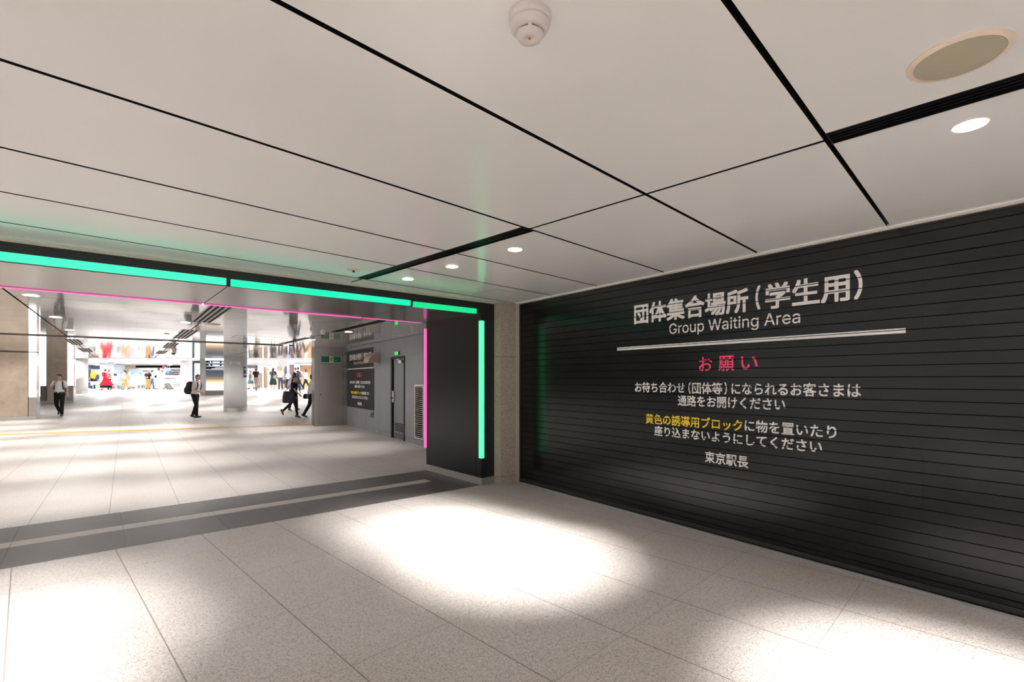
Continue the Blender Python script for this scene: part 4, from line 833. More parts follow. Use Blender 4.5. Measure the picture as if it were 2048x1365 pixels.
# ------------------------------------------------------------------ marble pillars with light panels
def pillar(x, y, face, depth, zf, zt, led_w, label, z_led, ledl=True):
    P = thing('marble_pillar', label, 'pillar', (x, y, 0), R(F_ANG))   # origin = front right corner
    z0 = ramp(y) - 0.02 if y > FAR_Y else 0.0
    ch = 0.06
    MB().prism([(-face + ch, 0.03), (-face + 0.03, depth), (-0.03, depth - 0.0), (-0.03, 0.06), (-ch, 0.03)], z0, zt).build('core', M_steel_d, P)
    lo = led_w + 0.03 if ledl else 0.0
    MB().span(-face + lo, -led_w - 0.02, 0.0, 0.03, zf + 0.12, zt - 0.03).build('marble_slab', M_marb, P)
    MB().span(-face + lo, -led_w - 0.02, 0.004, 0.03, zt - 0.028, zt).build('top_trim', M_navy, P)
    mb = MB(); mb.span(-face, 0.0, -0.01, 0.03, z0, zf + 0.118); mb.span(-0.03, 0.012, 0.03, depth, z0, zf + 0.118)
    mb.build('skirting', M_skirt, P)
    pan = [(-led_w, 0.0)] + ([(-face, -face + led_w)] if ledl else [])
    for a, b in pan:
        MB().span(a, b, 0.002, 0.03, z_led, zt - 0.02).build('light_panel', M_led, P)['label'] = 'glowing white light panel'
        MB().span(a, b, 0.002, 0.03, zf + 0.12, z_led - 0.004).build('steel_plate', M_steel, P)
    MB().span(-0.03, 0.0, depth - led_w, depth, z_led, zt - 0.02).build('light_panel', M_led, P)['label'] = 'glowing white light panel'
    MB().span(-0.03, 0.0, 0.032, depth - led_w - 0.004, zf + 0.12, zt - 0.02).build('steel_plate', M_steel, P)
    MB().span(-0.03, 0.0, depth - led_w, depth, zf + 0.12, z_led - 0.004).build('steel_plate', M_steel, P)
pillar(-18.06, 18.51, 3.4, 1.05, 0.0, CEIL_F, 0.21, 'beige marble pillar at the left edge with white light panel', 0.84, ledl=False)
pillar(-23.75, 26.4, 1.31, 1.6, ramp(26.4), ceil_at(26.4), 0.24, 'beige marble pillar behind the walking man, white light panels both sides', 1.18)

def column(x, y, r, zf, zt, label):
    o = thing('round_column', label, 'column', (x, y, 0))
    MB().lathe([(r, zf + 0.15), (r, zt)], n=64).build('shaft', M_colw, o, smooth=False)
    for p in o.children[0].data.polygons: p.use_smooth = len(p.vertices) == 4
    MB().lathe([(r + 0.006, zf - 0.03), (r + 0.006, zf + 0.148)], n=64).build('skirting', M_skirt, o)
    return o
c1 = column(-12.92, 22.78, 0.48, ramp(22.8), CEIL_F, 'round white column in the middle of the concourse')
column(-28.62, 32.2, 0.48, ramp(32.0), ceil_at(32.2), 'round pale column half hidden behind the marble pillar')
def on_col(name, label, cat, ang, w, z0, z1, m, cx=-12.92, cy=22.78, r=0.482):
    """thin curved plate on the column, centred on world angle ang (deg)"""
    o = thing(name, label, cat, (cx, cy, 0))
    mb = MB(); n = 8; vs = []
    for k in range(n + 1):
        a = R(ang) + (k / n - 0.5) * w / r
        vs.append([(rr * math.cos(a), rr * math.sin(a)) for rr in (r, r + 0.012)])
    poly = [v[1] for v in vs] + [v[0] for v in vs[::-1]]
    mb.prism(poly, z0, z1); mb.build('panel', m, o)
    return o
aim = math.degrees(math.atan2(-22.78, 12.92))      # towards the camera
o = on_col('column_plate', 'small white plate with two text lines high on the round column', 'sign', aim - 3, 0.44, 2.19, 2.33, M_white)
mb = MB()
for z, n in ((2.28, 5), (2.22, 6)):
    for k in range(n):
        a = R(aim - 3) + (k / n - 0.45) * 0.28 / 0.495
        mb.box((0.4955 * math.cos(a), 0.4955 * math.sin(a), z), (0.004, 0.028, 0.03), a)
mb.build('text_line', mat('grey_print', (0.25, 0.22, 0.2)), o)
for z0, lb in ((1.87, 'black arrow sign on the right side of the round column, upper one'), (1.61, 'black arrow sign on the right side of the round column, lower one')):
    a0 = aim + 63
    o = on_col('arrow_sign', lb, 'sign', a0, 0.34, z0, z0 + 0.25, M_navy)
    mb = MB(); mid = z0 + 0.125; rr = 0.4975
    def P_(t, dz):
        a = R(a0 - 8) + t / rr
        return Vector((rr * math.cos(a), rr * math.sin(a), mid + dz))
    mb.tube(P_(-0.08, 0), P_(0.10, 0), 0.014, n=6); mb.tube(P_(-0.08, 0), P_(-0.03, 0.055), 0.014, n=6); mb.tube(P_(-0.08, 0), P_(-0.03, -0.055), 0.014, n=6)
    mb.build('arrow', M_white, o)

# ------------------------------------------------------------------ signage totem
T = thing('sign_totem', 'tall digital sign totem with navy direction panel beside the round column', 'sign', (-19.35, 30.75, 0), R(20))
zt, z0 = ceil_at(30.8) - 0.004, 0.45
MB().span(-0.30, 0.0, 0.02, 0.75, z0, zt).build('side_panel', mat('totem_grey', (0.42, 0.45, 0.45), 0.35), T)
MB().span(0.0, 1.9, 0.03, 0.75, 0.62, zt).build('body', mat('totem_grey', (0.42, 0.45, 0.45)), T)
MB().span(-0.02, 1.92, 0.0, 0.76, z0, 0.80).build('plinth', mat('totem_plinth', (0.22, 0.21, 0.205), 0.35, 0.4), T)
MB().span(0.0, 1.9, 0.012, 0.03, 2.72, zt).build('light_header', M_led, T)
MB().span(0.04, 1.88, 0.010, 0.029, 2.08, 2.715).build('direction_panel', M_navy, T)
mb = MB()
wmat = mat('sign_white_glow', (0.9, 0.95, 1), 0.5, emit=(0.9, 0.95, 1), estr=0.7)
def mark(x0, x1, za, zb): mb.span(x0, x1, 0.006, 0.0095, za, zb)
for z in (2.535, 2.345, 2.12): mark(0.04, 1.88, z, z + 0.018)
for row, z in ((0, 2.60), (1, 2.41)):
    mb.tube((0.28, 0.007, z - 0.045), (0.28 - 0.06 * row, 0.007, z + 0.06), 0.014, n=4)
    mb.tube((0.28 - 0.06 * row, 0.007, z + 0.06), (0.22 - 0.04 * row, 0.007, z + 0.01), 0.014, n=4); mb.tube((0.28 - 0.06 * row, 0.007, z + 0.06), (0.33 - 0.05 * row, 0.007, z + 0.015), 0.014, n=4)
    for k in range(9):
        if k == 4: continue
        x = 0.40 + k * 0.105 * 0.98
        mark(x, x + 0.085, z - 0.03, z + 0.05)
for k in range(14): mark(0.55 + 0.07 * k, 0.60 + 0.07 * k, 2.255, 2.285)
for k in range(13): mark(0.35 + 0.075 * k, 0.41 + 0.075 * k, 2.19, 2.215)
mb.tube((1.50, 0.007, 2.23), (1.66, 0.007, 2.23), 0.016, n=4); mb.tube((1.60, 0.007, 2.29), (1.66, 0.007, 2.23), 0.016, n=4); mb.tube((1.60, 0.007, 2.17), (1.66, 0.007, 2.23), 0.016, n=4)
mb.build('lettering', wmat, T)
def _screen():
    m = mat('totem_screen', (0.01, 0.01, 0.01), 0.15); t = NT(m)
    sx = t.new('ShaderNodeSeparateXYZ'); t.l.new(t.pos(), sx.inputs[0])
    f = t.math('DIVIDE', t.math('SUBTRACT', sx.outputs[2], 0.83), 1.22)
    c = t.ramp(f, [(0.0, (1, .97, .95)), (0.30, (1, .9, .8)), (0.45, (0.8, 0.42, 0.18)), (0.58, (0.22, 0.13, 0.09)), (0.75, (0.05, 0.06, 0.07)), (1.0, (0.02, 0.035, 0.05))])
    t.l.new(c, t.b.inputs['Emission Color']); t.b.inputs['Emission Strength'].default_value = 1.0
    return m
MB().span(0.04, 1.88, 0.008, 0.029, 0.83, 2.06).build('screen', _screen(), T)['label'] = 'lit screen fading from dark to white'
T2 = thing('display_kiosk', 'white screen in a dark teal frame left of the sign totem', 'display', (-22.4, 34.2, 0), R(12))
MB().span(-0.02, 0.9, 0.0, 0.3, ramp(34.2) - .02, 2.83).build('frame', M_dkgreen, T2)
MB().span(0.12, 0.80, -0.012, -0.001, 1.12, 2.65).build('screen', M_led, T2)
MB().span(0.12, 0.80, -0.02, -0.001, 0.72, 1.02).build('base_panel', M_navy, T2)
o = tag(MB().span(-24.15, -23.65, 35.5, 36.1, ramp(36) - .02, CEIL_S - 0.003).build('square_pillar', M_backwhite), 'narrow white pillar left of the teal framed display', 'pillar')

# ------------------------------------------------------------------ shop area
struct(MB().span(-60, -5, 50, 50.2, SHOP_Z, CEIL_S).build('wall_back', M_backwhite))
struct(MB().prism([(-60, -2), (-60, 51), (-60.2, 51), (-60.2, -2)], 0, CEIL_S).build('wall_left', M_neutral))
struct(MB().prism([(-5.4, 17.3), (-5.4, 50), (-5.2, 50), (-5.2, 17.3)], 0, CEIL_S).build('wall_right', M_neutral))
k = 0
pl = {}
for Y in (33.0, 36.5, 40.0, 44.0, 48.2):
    for X in (-44, -37.5, -31.5, -25.5, -19.5, -13.5, -8.5):
        ph = X + (0.6 if k % 2 else 0)
        k += 1
        side = 'left' if X < -28 else ('middle' if X < -18 else 'right')
        far = {33.0: 'nearest', 36.5: 'second', 40.0: 'third', 44.0: 'fourth', 48.2: 'farthest'}[Y]
        wc = {-44: 'leftmost', -37.5: 'second from left', -31.5: 'third from left', -25.5: 'fourth from left', -19.5: 'fifth from left', -13.5: 'sixth from left', -8.5: 'rightmost'}[X]
        o = thing('light_panel', f'long white ceiling light over the shops, {far} row, {wc}', 'ceiling light', (ph, Y, CEIL_S), R(33), 'long ceiling lights over the shops')
        MB().span(-0.16, 0.16, -0.75, 0.75, -0.02, 0.0).build('frame', M_white, o)
        MB().span(-0.13, 0.13, -0.72, 0.72, -0.026, -0.0202).build('diffuser', M_ceilpanel, o)

G44 = lambda u, Y: (u - 1024) * Y / 975     # pixel column on a depth plane, used to read plan positions
def sx(u, Y): return (u - 1024) / 975 * Y
def sz(v, Y): return 1.5 + (760 - v) * Y / 975
def slab(name, label, cat, u0, u1, v0, v1, Y, th, m, bevel=0, group=None):
    return tag(MB().span(sx(u0, Y), sx(u1, Y), Y, Y + th, max(sz(v1, Y), SHOP_Z + 0.001), min(sz(v0, Y), CEIL_S - 0.002)).build(name, m, None, bevel=bevel), label, cat, group)
slab('shop_fascia', 'long dark navy shop fascia over the white shelves', 'fascia', 271, 400, 731.5, 736, 46.2, 0.5, M_void)
slab('shop_fascia', 'short slate blue fascia above the yellow signboard', 'fascia', 172, 200, 730.5, 738.5, 46.0, 0.4, M_slate)
slab('shop_fascia', 'dark navy fascia over the kiosk right of the round column', 'fascia', 484, 511, 731.5, 737, 46, 0.4, M_navy)
slab('back_panel', 'slate blue panel behind the person in yellow', 'panel', 172, 200, 739, 779, 46.3, 0.2, M_slate)
slab('stone_wall_panel', 'tan speckled stone wall panel behind the display stand', 'panel', 228, 271, 731, 779, 47, 0.3, stone('tan_stone', (0.62, 0.46, 0.36, 1), (0.42, 0.29, 0.21, 1), 0.5, 9))
o = slab('signboard', 'yellow and cream signboard behind the person in yellow', 'sign', 182, 199.5, 739.5, 749.5, 45.6, 0.08, mat('yellow_board', (0.90, 0.70, 0.22), 0.5))
x0, x1 = sx(183.5, 45.55), sx(199.3, 45.55)
for xx in (x0 + .1, x1 - .1): MB().span(xx - .02, xx + .02, 45.62, 45.66, SHOP_Z, sz(749.4, 45.6)).build('leg', M_alu, o)
MB().span(x0, x1, 45.56, 45.6, sz(746.5, 45.55), sz(741, 45.55)).build('cream_band', mat('cream_band', (0.95, 0.86, 0.60), 0.5), o)
o = slab('square_pillar', 'wide pale square pillar behind the person in red', 'pillar', 199.7, 228, 729.7, 781, 42, 1.2, mat('pale_pillar', (0.60, 0.65, 0.70), 0.4))
mb = MB()
for v in (748.5, 767): mb.span(sx(199.6, 42), sx(228.1, 42), 41.994, 42.0, sz(v + .25, 42), sz(v - .25, 42))
mb.build('joint', mat('pale_joint', (0.35, 0.4, 0.45)), o)
H = thing('hanging_sign', 'grey hanging sign with white marks above the pale square pillar', 'sign', (0, 0, 0))
Y = 38.5
MB().span(sx(199.5, Y), sx(227, Y), Y, Y + 0.25, sz(729.3, Y), sz(721.2, Y)).build('board', mat('hanging_grey', (0.30, 0.33, 0.38), 0.4), H)
mb = MB()
for a in (205, 209, 212.8): mb.span(sx(a, Y), sx(a + 3.0, Y), Y - 0.006, Y - 0.0005, sz(726.8, Y), sz(723.2, Y))
mb.build('lettering', M_white, H)
for a in (203, 223): MB().tube((sx(a, Y), Y + .12, sz(721.2, Y)), (sx(a, Y), Y + .12, CEIL_S), 0.02).build('hanger', M_white, H)

def table(label, u0, u1, v0, Y, d=0.7, m=None, group='white display tables'):
    x0, x1, zt = sx(u0, Y), sx(u1, Y), sz(v0, Y)
    o = thing('display_table', label, 'table', ((x0 + x1) / 2, Y + d / 2, SHOP_Z), 0, group)
    h = zt - SHOP_Z; w = (x1 - x0) / 2
    MB().span(-w, w, -d / 2, d / 2, h - 0.04, h).build('tabletop', m or M_white, o)
    for sxx in (-1, 1):
        for syy in (-1, 1):
            MB().span(sxx * (w - 0.06) - 0.025, sxx * (w - 0.06) + 0.025, syy * (d / 2 - 0.06) - 0.025, syy * (d / 2 - 0.06) + 0.025, 0.0, h - 0.04).build('leg', m or M_white, o)
    MB().span(-w + 0.1, w - 0.1, -0.02, 0.02, h * 0.45, h - 0.04).build('panel', m or M_white, o)
    return o
table('white table in front of the person in yellow', 172, 203, 763.5, 42.2)
table('long white table in front of the pictured display board', 231, 271, 770, 41.9)
table('white table in front of the tan stone panel, second from the pale pillar', 272, 300, 768.5, 44.5)
table('white table heaped with white goods at the right of the shops', 338, 396, 768, 43.8)
def shelf(label, short, u0, u1, v0, v1, Y, rows, seed):
    rnd = random.Random(seed)
    x0, x1, z0, z1 = sx(u0, Y), sx(u1, Y), sz(v1, Y), sz(v0, Y)
    z0 = max(z0, SHOP_Z + 0.002)
    o = thing('shop_shelf', label, 'shelf', (x0, Y, z0), 0, 'white shop shelves')
    W, Hh = x1 - x0, z1 - z0
    if z0 > SHOP_Z + .01: MB().span(0, W, 0.02, 0.43, SHOP_Z - z0, -0.032).build('base_cabinet', M_white, o)
    MB().span(0, W, 0.42, 0.45, 0, Hh).build('back', M_white, o)
    for x in (0, W - 0.03): MB().span(x, x + 0.03, 0, 0.42, 0, Hh).build('upright', M_white, o)
    for r in range(rows + 1):
        z = Hh * r / rows
        MB().span(0.03, W - 0.03, 0, 0.42, max(0, z - 0.03), z if r else 0.03).build('board', M_white, o)
    cols = [(0.75, 0.22, 0.25), (0.9, 0.75, 0.3), (0.35, 0.55, 0.8), (0.85, 0.85, 0.82), (0.8, 0.45, 0.45), (0.5, 0.7, 0.65), (0.25, 0.2, 0.25), (0.9, 0.6, 0.6)]
    cn = ['red', 'yellow', 'blue', 'white', 'rose', 'teal', 'dark', 'pink']
    rn = ['bottom', 'middle', 'top'] if rows == 3 else ['bottom', 'top']
    for r in range(rows):
        x = 0.08; order = list(range(8)); rnd.shuffle(order)
        while x < W - 0.35 and order:
            w = rnd.uniform(0.18, 0.34); h = rnd.uniform(0.35, 0.75) * (Hh / rows - 0.09)
            i = order.pop(); zz = z0 + Hh * r / rows + (0 if r else 0.03)
            tag(MB().span(x0 + x, x0 + x + w, Y + 0.06, Y + 0.34, zz, zz + h).build('goods_box', mat('goods_' + cn[i], cols[i], 0.5)),
                f'{cn[i]} goods box on the {rn[r]} row of the shelf {short}', 'box', 'goods on the shelf ' + short)
            x += w + rnd.uniform(0.05, 0.3)
    return o
shelf('white shop shelf beside the pale square pillar', 'by the pale pillar', 231, 254, 749, 770, 45.4, 3, 3)
shelf('white shop shelf under the long navy fascia', 'under the navy fascia', 330, 372, 739, 752, 46.6, 3, 5)
shelf('white shop shelf at the left of the navy fascia', 'left of the beige counter', 272, 300, 741, 765, 46.6, 3, 9)
def goods_row(where, u0, u1, v, Y, seed):
    rnd = random.Random(seed); cols = {'crimson': (0.6, 0.04, 0.08), 'peach': (0.85, 0.5, 0.35), 'sky blue': (0.3, 0.6, 0.85), 'mint': (0.45, 0.75, 0.6), 'orange': (0.85, 0.35, 0.06), 'violet': (0.3, 0.2, 0.5), 'brown': (0.22, 0.12, 0.08), 'lemon': (0.9, 0.8, 0.25)}
    names = list(cols); rnd.shuffle(names); zt = sz(v, Y) + 0.002; x = sx(u0, Y) + 0.08; x1 = sx(u1, Y) - 0.3
    for nm in names:
        if x > x1: break
        w, h = rnd.uniform(0.14, 0.26), rnd.uniform(0.10, 0.30)
        o = thing('gift_box', f'{nm} gift box standing on the {where}', 'box', (x + w / 2, Y + 0.3, zt), rnd.uniform(-.2, .2), 'gift boxes on the ' + where)
        MB().span(-w / 2, w / 2, -0.1, 0.1, 0, h).build('box', mat('gift_' + nm.replace(' ', '_'), cols[nm], 0.5), o)
        MB().span(-w / 2 - .006, w / 2 + .006, -0.106, 0.106, h * .72, h + .006).build('lid', M_white, o)
        x += w + rnd.uniform(0.06, 0.2)
goods_row('long white table near the pictured display board', 231, 254, 770, 41.9, 4)
goods_row('white table in front of the tan stone panel', 274, 300, 768.5, 44.5, 6)
goods_row('white table of the person in yellow', 190, 203, 763.5, 42.2, 8)
D_ = thing('display_stand', 'white display stand with blue sky picture behind the tan-trouser woman', 'display stand', (0, 0, 0))
Y = 43.2
MB().span(sx(256, Y), sx(286, Y), Y, Y + 0.3, SHOP_Z + 0.35, sz(744, Y)).build('board', M_white, D_)
MB().span(sx(257, Y), sx(281, Y), Y + 0.05, Y + 0.25, sz(744, Y), sz(738.5, Y)).build('top_board', mat('pale_blue_board', (0.50, 0.74, 0.86), 0.4), D_)
MB().span(sx(262.5, Y), sx(284, Y), Y - 0.02, Y - 0.001, sz(753, Y), sz(745.5, Y)).build('picture', mat('sky_picture', (0.22, 0.52, 0.85), 0.4), D_)
mb = MB()
for a, v, r in ((268, 751.5, 0.22), (273, 750, 0.26), (278, 751.5, 0.22)): mb.ball((sx(a, Y), Y - 0.02, sz(v, Y)), (r, 0.02, r * .7))
mb.build('cloud_shape', M_white, D_)
MB().span(sx(269, Y), sx(272, Y), Y + 0.1, Y + 0.2, SHOP_Z, SHOP_Z + 0.35).build('post', M_white, D_)
MB().span(sx(260, Y), sx(284, Y), Y + 0.02, Y + 0.28, SHOP_Z, SHOP_Z + 0.03).build('foot', M_white, D_)
o = thing('easel_sign', 'cream easel sign leaning beside the person in red', 'sign', (sx(198, 41.5), 41.5, SHOP_Z), 0)
mb = MB(); mb.loft([((0, 0, 0.0), (0.28, 0, 0), (0, 0.02, 0)), ((0, 0.16, 0.62), (0.28, 0, 0), (0, 0.02, 0))], 4)
MB().prism([(-0.30, 0.0), (0.30, 0.0), (0.30, 0.03), (-0.30, 0.03)], 0.0, 0.62).build('board', mat('cream_board', (0.88, 0.74, 0.42), 0.5), o, bevel=0.005)
mb = MB()
for z in (0.2, 0.32, 0.44): mb.span(-0.18, 0.16, -0.004, -0.0005, z, z + 0.03)
mb.build('print', mat('board_print', (0.62, 0.62, 0.30), 0.5), o)
for x in (-0.25, 0.25): MB().tube((x, 0.20, 0.0), (x, 0.03, 0.58), 0.015).build('leg', M_brown, o)
tag(MB().span(sx(183.2, 42.5), sx(188, 42.5), 42.6, 42.80, SHOP_Z, SHOP_Z + 0.34).build('storage_box', mat('pale_blue_box', (0.55, 0.65, 0.75), 0.5), None, bevel=0.02), 'pale blue box under the table of the person in yellow', 'box')
tag(MB().span(sx(188.4, 42.5), sx(190.6, 42.5), 42.4, 42.7, SHOP_Z, SHOP_Z + 0.36).build('shopping_bag', M_navy, None, bevel=0.02), 'navy bag standing under the table beside the pale blue box', 'bag')
o = thing('price_post', 'slim blue and white post standing beside the pale square pillar', 'post', (sx(230.6, 41.7), 41.7, SHOP_Z))
MB().span(-0.08, 0.08, -0.05, 0.05, 0.0, 1.12).build('post', M_white, o)
MB().span(-0.085, 0.085, -0.055, 0.055, 1.12, 1.32).build('cap', M_navy, o)
MB().span(-0.085, 0.085, -0.055, 0.055, 0.25, 0.45).build('band', mat('blue_band', (0.15, 0.45, 0.65), 0.5), o)
# banners
o = thing('pennant_banner', 'red banner with a pennant hanging from the shop ceiling', 'banner', (sx(326.5, 43), 43, 0))
MB().span(-0.09, 0.06, 0, 0.02, sz(738.5, 43), sz(731.5, 43)).build('strip', mat('banner_red', (0.80, 0.03, 0.06), 0.5), o)
mb = MB(); vs = [(-0.2, 741), (0.0, 741), (-0.09, 746.5)]
a = [mb.bm.verts.new((x, 0.0, sz(v, 43))) for x, v in vs]; b = [mb.bm.verts.new((x, 0.02, sz(v, 43))) for x, v in vs]
mb.bm.faces.new(a); mb.bm.faces.new(b[::-1])
for i in range(3): mb.bm.faces.new((a[i], a[(i + 1) % 3], b[(i + 1) % 3], b[i]))
mb.build('pennant', mat('banner_red', (0.8, 0.03, 0.06)), o)
MB().tube((-0.09, 0.01, sz(741, 43)), (-0.02, 0.01, CEIL_S), 0.008).build('cord', M_white, o)
o = thing('hanging_banner', 'pale blue streamer hanging beside the red banner', 'banner', (sx(330.5, 43.2), 43.2, 0))
MB().span(-0.09, 0.09, 0, 0.02, sz(745, 43.2), sz(734, 43.2)).build('cloth', mat('streamer_blue', (0.55, 0.82, 0.92), 0.5), o)
MB().tube((0, 0.01, sz(734, 43.2)), (0, 0.01, CEIL_S), 0.012).build('cord', M_slate, o)
for u, cc, lb in ((335.5, (0.03, 0.32, 0.38), 'teal shirt hanging at the shop front'), (339.0, (0.03, 0.07, 0.22), 'navy shirt hanging beside the teal one')):
    o = thing('hanging_shirt', lb, 'shirt', (sx(u, 44), 44, 0), 0, 'shirts hanging at the shop front')
    m = mat('shirt_' + lb.split()[0], cc, 0.8)
    MB().span(-0.075, 0.075, -0.03, 0.03, sz(746.5, 44), sz(740, 44)).build('body', m, o, bevel=0.02)
    MB().tube((-0.06, 0, sz(740.6, 44)), (-0.12, 0, sz(743, 44)), 0.05).build('sleeve', m, o); MB().tube((0.06, 0, sz(740.6, 44)), (0.12, 0, sz(743, 44)), 0.05).build('sleeve', m, o)
    MB().tube((0, 0, sz(740, 44)), (0, 0, CEIL_S), 0.008).build('hanger', M_slate, o)
o = slab('shop_counter', 'beige shop counter with a red and blue strip', 'counter', 327, 382, 751.5, 790, 45.2, 0.6, mat('counter_beige', (0.72, 0.60, 0.52), 0.5))
for a, b, cc, nm in ((331, 342, (0.75, 0.03, 0.05), 'red'), (342, 352, (0.08, 0.16, 0.42), 'blue')):
    MB().span(sx(a, 45.2), sx(b, 45.2), 45.18, 45.2, sz(758.6, 45.2), sz(756.6, 45.2)).build('strip', mat('strip_' + nm, cc), o)
# heaps of white goods
rnd = random.Random(21)
hp = []
for u, v, r in ((348, 766, .2), (352, 766, .2), (356.5, 766, .22), (361, 766, .22), (366, 766, .24), (371, 766, .22), (376, 766, .22), (381, 766, .2), (361, 759, .22), (366, 758.5, .26), (371, 759, .22), (376.5, 760, .2), (366, 753.5, .2)):
    x, z = sx(u, 44.1), sz(v - 1.5, 44.1) 
    o = thing('goods_bag', 'round white goods bag with bright print on the heaped table', 'bag', (x, 44.1, z), 0, 'white goods bags heaped on a table')
    r *= .86
    MB().ball((0, 0, 0), (r, r * .8, r), seg=14).build('bag', M_white, o, smooth=True)
    cc = rnd.choice([(0.8, 0.15, 0.3), (0.2, 0.4, 0.75), (0.9, 0.55, 0.15), (0.2, 0.6, 0.6), (0.85, 0.4, 0.55)])
    MB().ball((rnd.uniform(-.05, .05), -r * .66, -0.02), (r * .4, 0.05, r * .28), seg=10).build('print', mat('print_%d' % int(cc[0] * 100 + cc[2] * 10), cc), o)
    MB().tube((0, 0, r * .9), (0, 0, r * 1.2), 0.03, 0.05).build('knot', M_white, o)

# right hand side: kiosks, gates, doors
slab('side_counter', 'taupe counter front right of the walking woman in grey trousers', 'counter', 517, 524.2, 746.5, 776, 41, 0.8, M_taupe)
slab('lit_strip_pillar', 'warm lit strip beside the brown pillar', 'light', 524.4, 527.4, 745, 776, 41, 0.3, mat('warm_strip', (0.9, 0.7, 0.45), 0.5, emit=(1.0, 0.74, 0.42), estr=0.75))
slab('brown_pillar', 'slim brown pillar between the lit strip and the green plant', 'pillar', 527.6, 530.3, 735, 776, 40.8, 0.35, M_brown)
o = slab('notice_board', 'white notice with reddish print above the taupe counter', 'notice', 521.2, 526.8, 738, 745.8, 40.6, 0.05, M_white)
mb = MB()
for v in (740.5, 742.5): mb.span(sx(522.6, 40.59), sx(525.4, 40.59), 40.594, 40.6, sz(v + .5, 40.6), sz(v - .5, 40.6))
MB().span(sx(523.9, 40.6), sx(524.3, 40.6), 40.62, 40.66, SHOP_Z, sz(745.7, 40.6)).build('post', M_alu, o)
mb.build('print', mat('notice_print', (0.6, 0.3, 0.28), 0.5), o)
H = thing('hanging_sign', 'white lit hanging sign above the woman in the dark green skirt', 'sign', (0, 0, 0))
MB().span(sx(544.8, 39), sx(553.2, 39), 39, 39.12, sz(734, 39), sz(729, 39)).build('board', M_led, H)
MB().span(sx(544.8, 39), sx(546, 39), 39.02, 39.10, sz(729, 39), CEIL_S).build('hanger', M_white, H); MB().span(sx(552, 39), sx(553.2, 39), 39.02, 39.10, sz(729, 39), CEIL_S).build('hanger', M_white, H)
PLT = thing('potted_plant', 'bright yellow green plant beyond the brown pillar', 'plant', (sx(534.5, 43), 43, SHOP_Z))
MB().lathe([(0.16, 0.0), (0.2, 0.4), (0.18, 0.4)], n=20).build('pot', M_white, PLT)
MB().tube((0, 0, 0.4), (0, 0, 1.35), 0.02).build('stem', M_brown, PLT)
mb = MB(); rp = random.Random(2)
for k in range(46):
    a = rp.uniform(0, 6.28); el = rp.uniform(-0.4, 1.2); d = Vector((math.cos(a) * math.cos(el), math.sin(a) * math.cos(el), math.sin(el)))
    c = Vector((0, 0, 1.45)) + d * rp.uniform(0.08, 0.3); t = d.cross(Vector((0, 0, 1))).normalized() * 0.05
    tip = c + d * 0.16 + Vector((0, 0, -0.03)); v = [mb.bm.verts.new(q) for q in (c - d * .03, c + t + d * .06, tip, c - t + d * .06)]
    mb.bm.faces.new(v)
mb.build('foliage', mat('leaf_yellowgreen', (0.42, 0.55, 0.03), 0.5), PLT)
o = thing('glass_rail', 'greenish glass balustrade with slanted steel handrail behind the green skirt', 'railing', (0, 0, 0))
MB().span(sx(530.6, 42), sx(553, 42), 42, 42.02, SHOP_Z, SHOP_Z + 0.75).build('glass_panel', M_glass, o)
MB().tube((sx(530.6, 42.1), 42.05, SHOP_Z + 0.1), (sx(541, 42.1), 42.05, SHOP_Z + 0.72), 0.03).build('handrail', M_alu, o)
for u in (531, 542, 552.6): MB().span(sx(u, 42) - .03, sx(u, 42) + .03, 41.97, 42.05, SHOP_Z, SHOP_Z + 0.78).build('post', M_alu, o)
slab('kiosk_front', 'white lit kiosk front behind the woman in the green dress', 'kiosk', 488, 513, 740, 778, 46.2, 0.3, M_backwhite)
slab('wall_panel', 'pale tan wall block right of the glass balustrade', 'panel', 553.5, 563, 733, 776, 44, 0.4, mat('pale_tan', (0.62, 0.52, 0.42), 0.5))
slab('dark_doorway', 'dark navy doorway frame left of the wooden doors', 'doorway', 569.5, 574, 733, 776.5, 40.5, 0.3, M_navy)
slab('dark_doorway', 'purple brown doorway panel behind the person with cream shirt', 'doorway', 578.5, 585, 730, 776.5, 40.5, 0.3, mat('purple_brown', (0.09, 0.05, 0.07), 0.4))
slab('light_wall', 'pale blue lit wall strip between the dark doorways', 'panel', 574.2, 578.3, 731, 776.5, 40.5, 0.3, M_led)
slab('light_wall', 'white lit window behind the person with the black backpack', 'panel', 588.5, 600, 732, 757, 40.4, 0.2, M_led)
WD = thing('wood_door', 'wooden sliding door in a teal steel frame at the right', 'door', (0, 0, 0))
Y = 39.0
mb = MB(); mb.span(sx(600.3, Y), sx(601.5, Y), Y, Y + 0.2, SHOP_Z, sz(727, Y)); mb.span(sx(622.2, Y), sx(623.6, Y), Y, Y + 0.2, SHOP_Z, sz(727, Y)); mb.span(sx(588, Y), sx(623.6, Y), Y, Y + 0.2, sz(727, Y), sz(726, Y))
mb.build('frame', M_dkgreen, WD)
MB().span(sx(601.6, Y), sx(622.1, Y), Y + 0.03, Y + 0.1, SHOP_Z + 0.16, sz(730.8, Y)).build('leaf', M_wood, WD)
MB().span(sx(601.6, Y), sx(622.1, Y), Y + 0.03, Y + 0.12, sz(730.7, Y), sz(727.1, Y)).build('transom', M_led, WD)
MB().span(sx(601.6, Y), sx(622.1, Y), Y + 0.024, Y + 0.0295, sz(753.6, Y), sz(752.6, Y)).build('groove', M_brown, WD)
MB().span(sx(601.6, Y), sx(622.1, Y), Y + 0.02, Y + 0.11, SHOP_Z + 0.03, SHOP_Z + 0.158).build('kick_plate', M_alu, WD)
slab('wood_panel', 'wooden panel seen between the white-shirted man and the navy doorway', 'panel', 563.2, 567.6, 736, 790, 41.5, 0.2, M_wood)
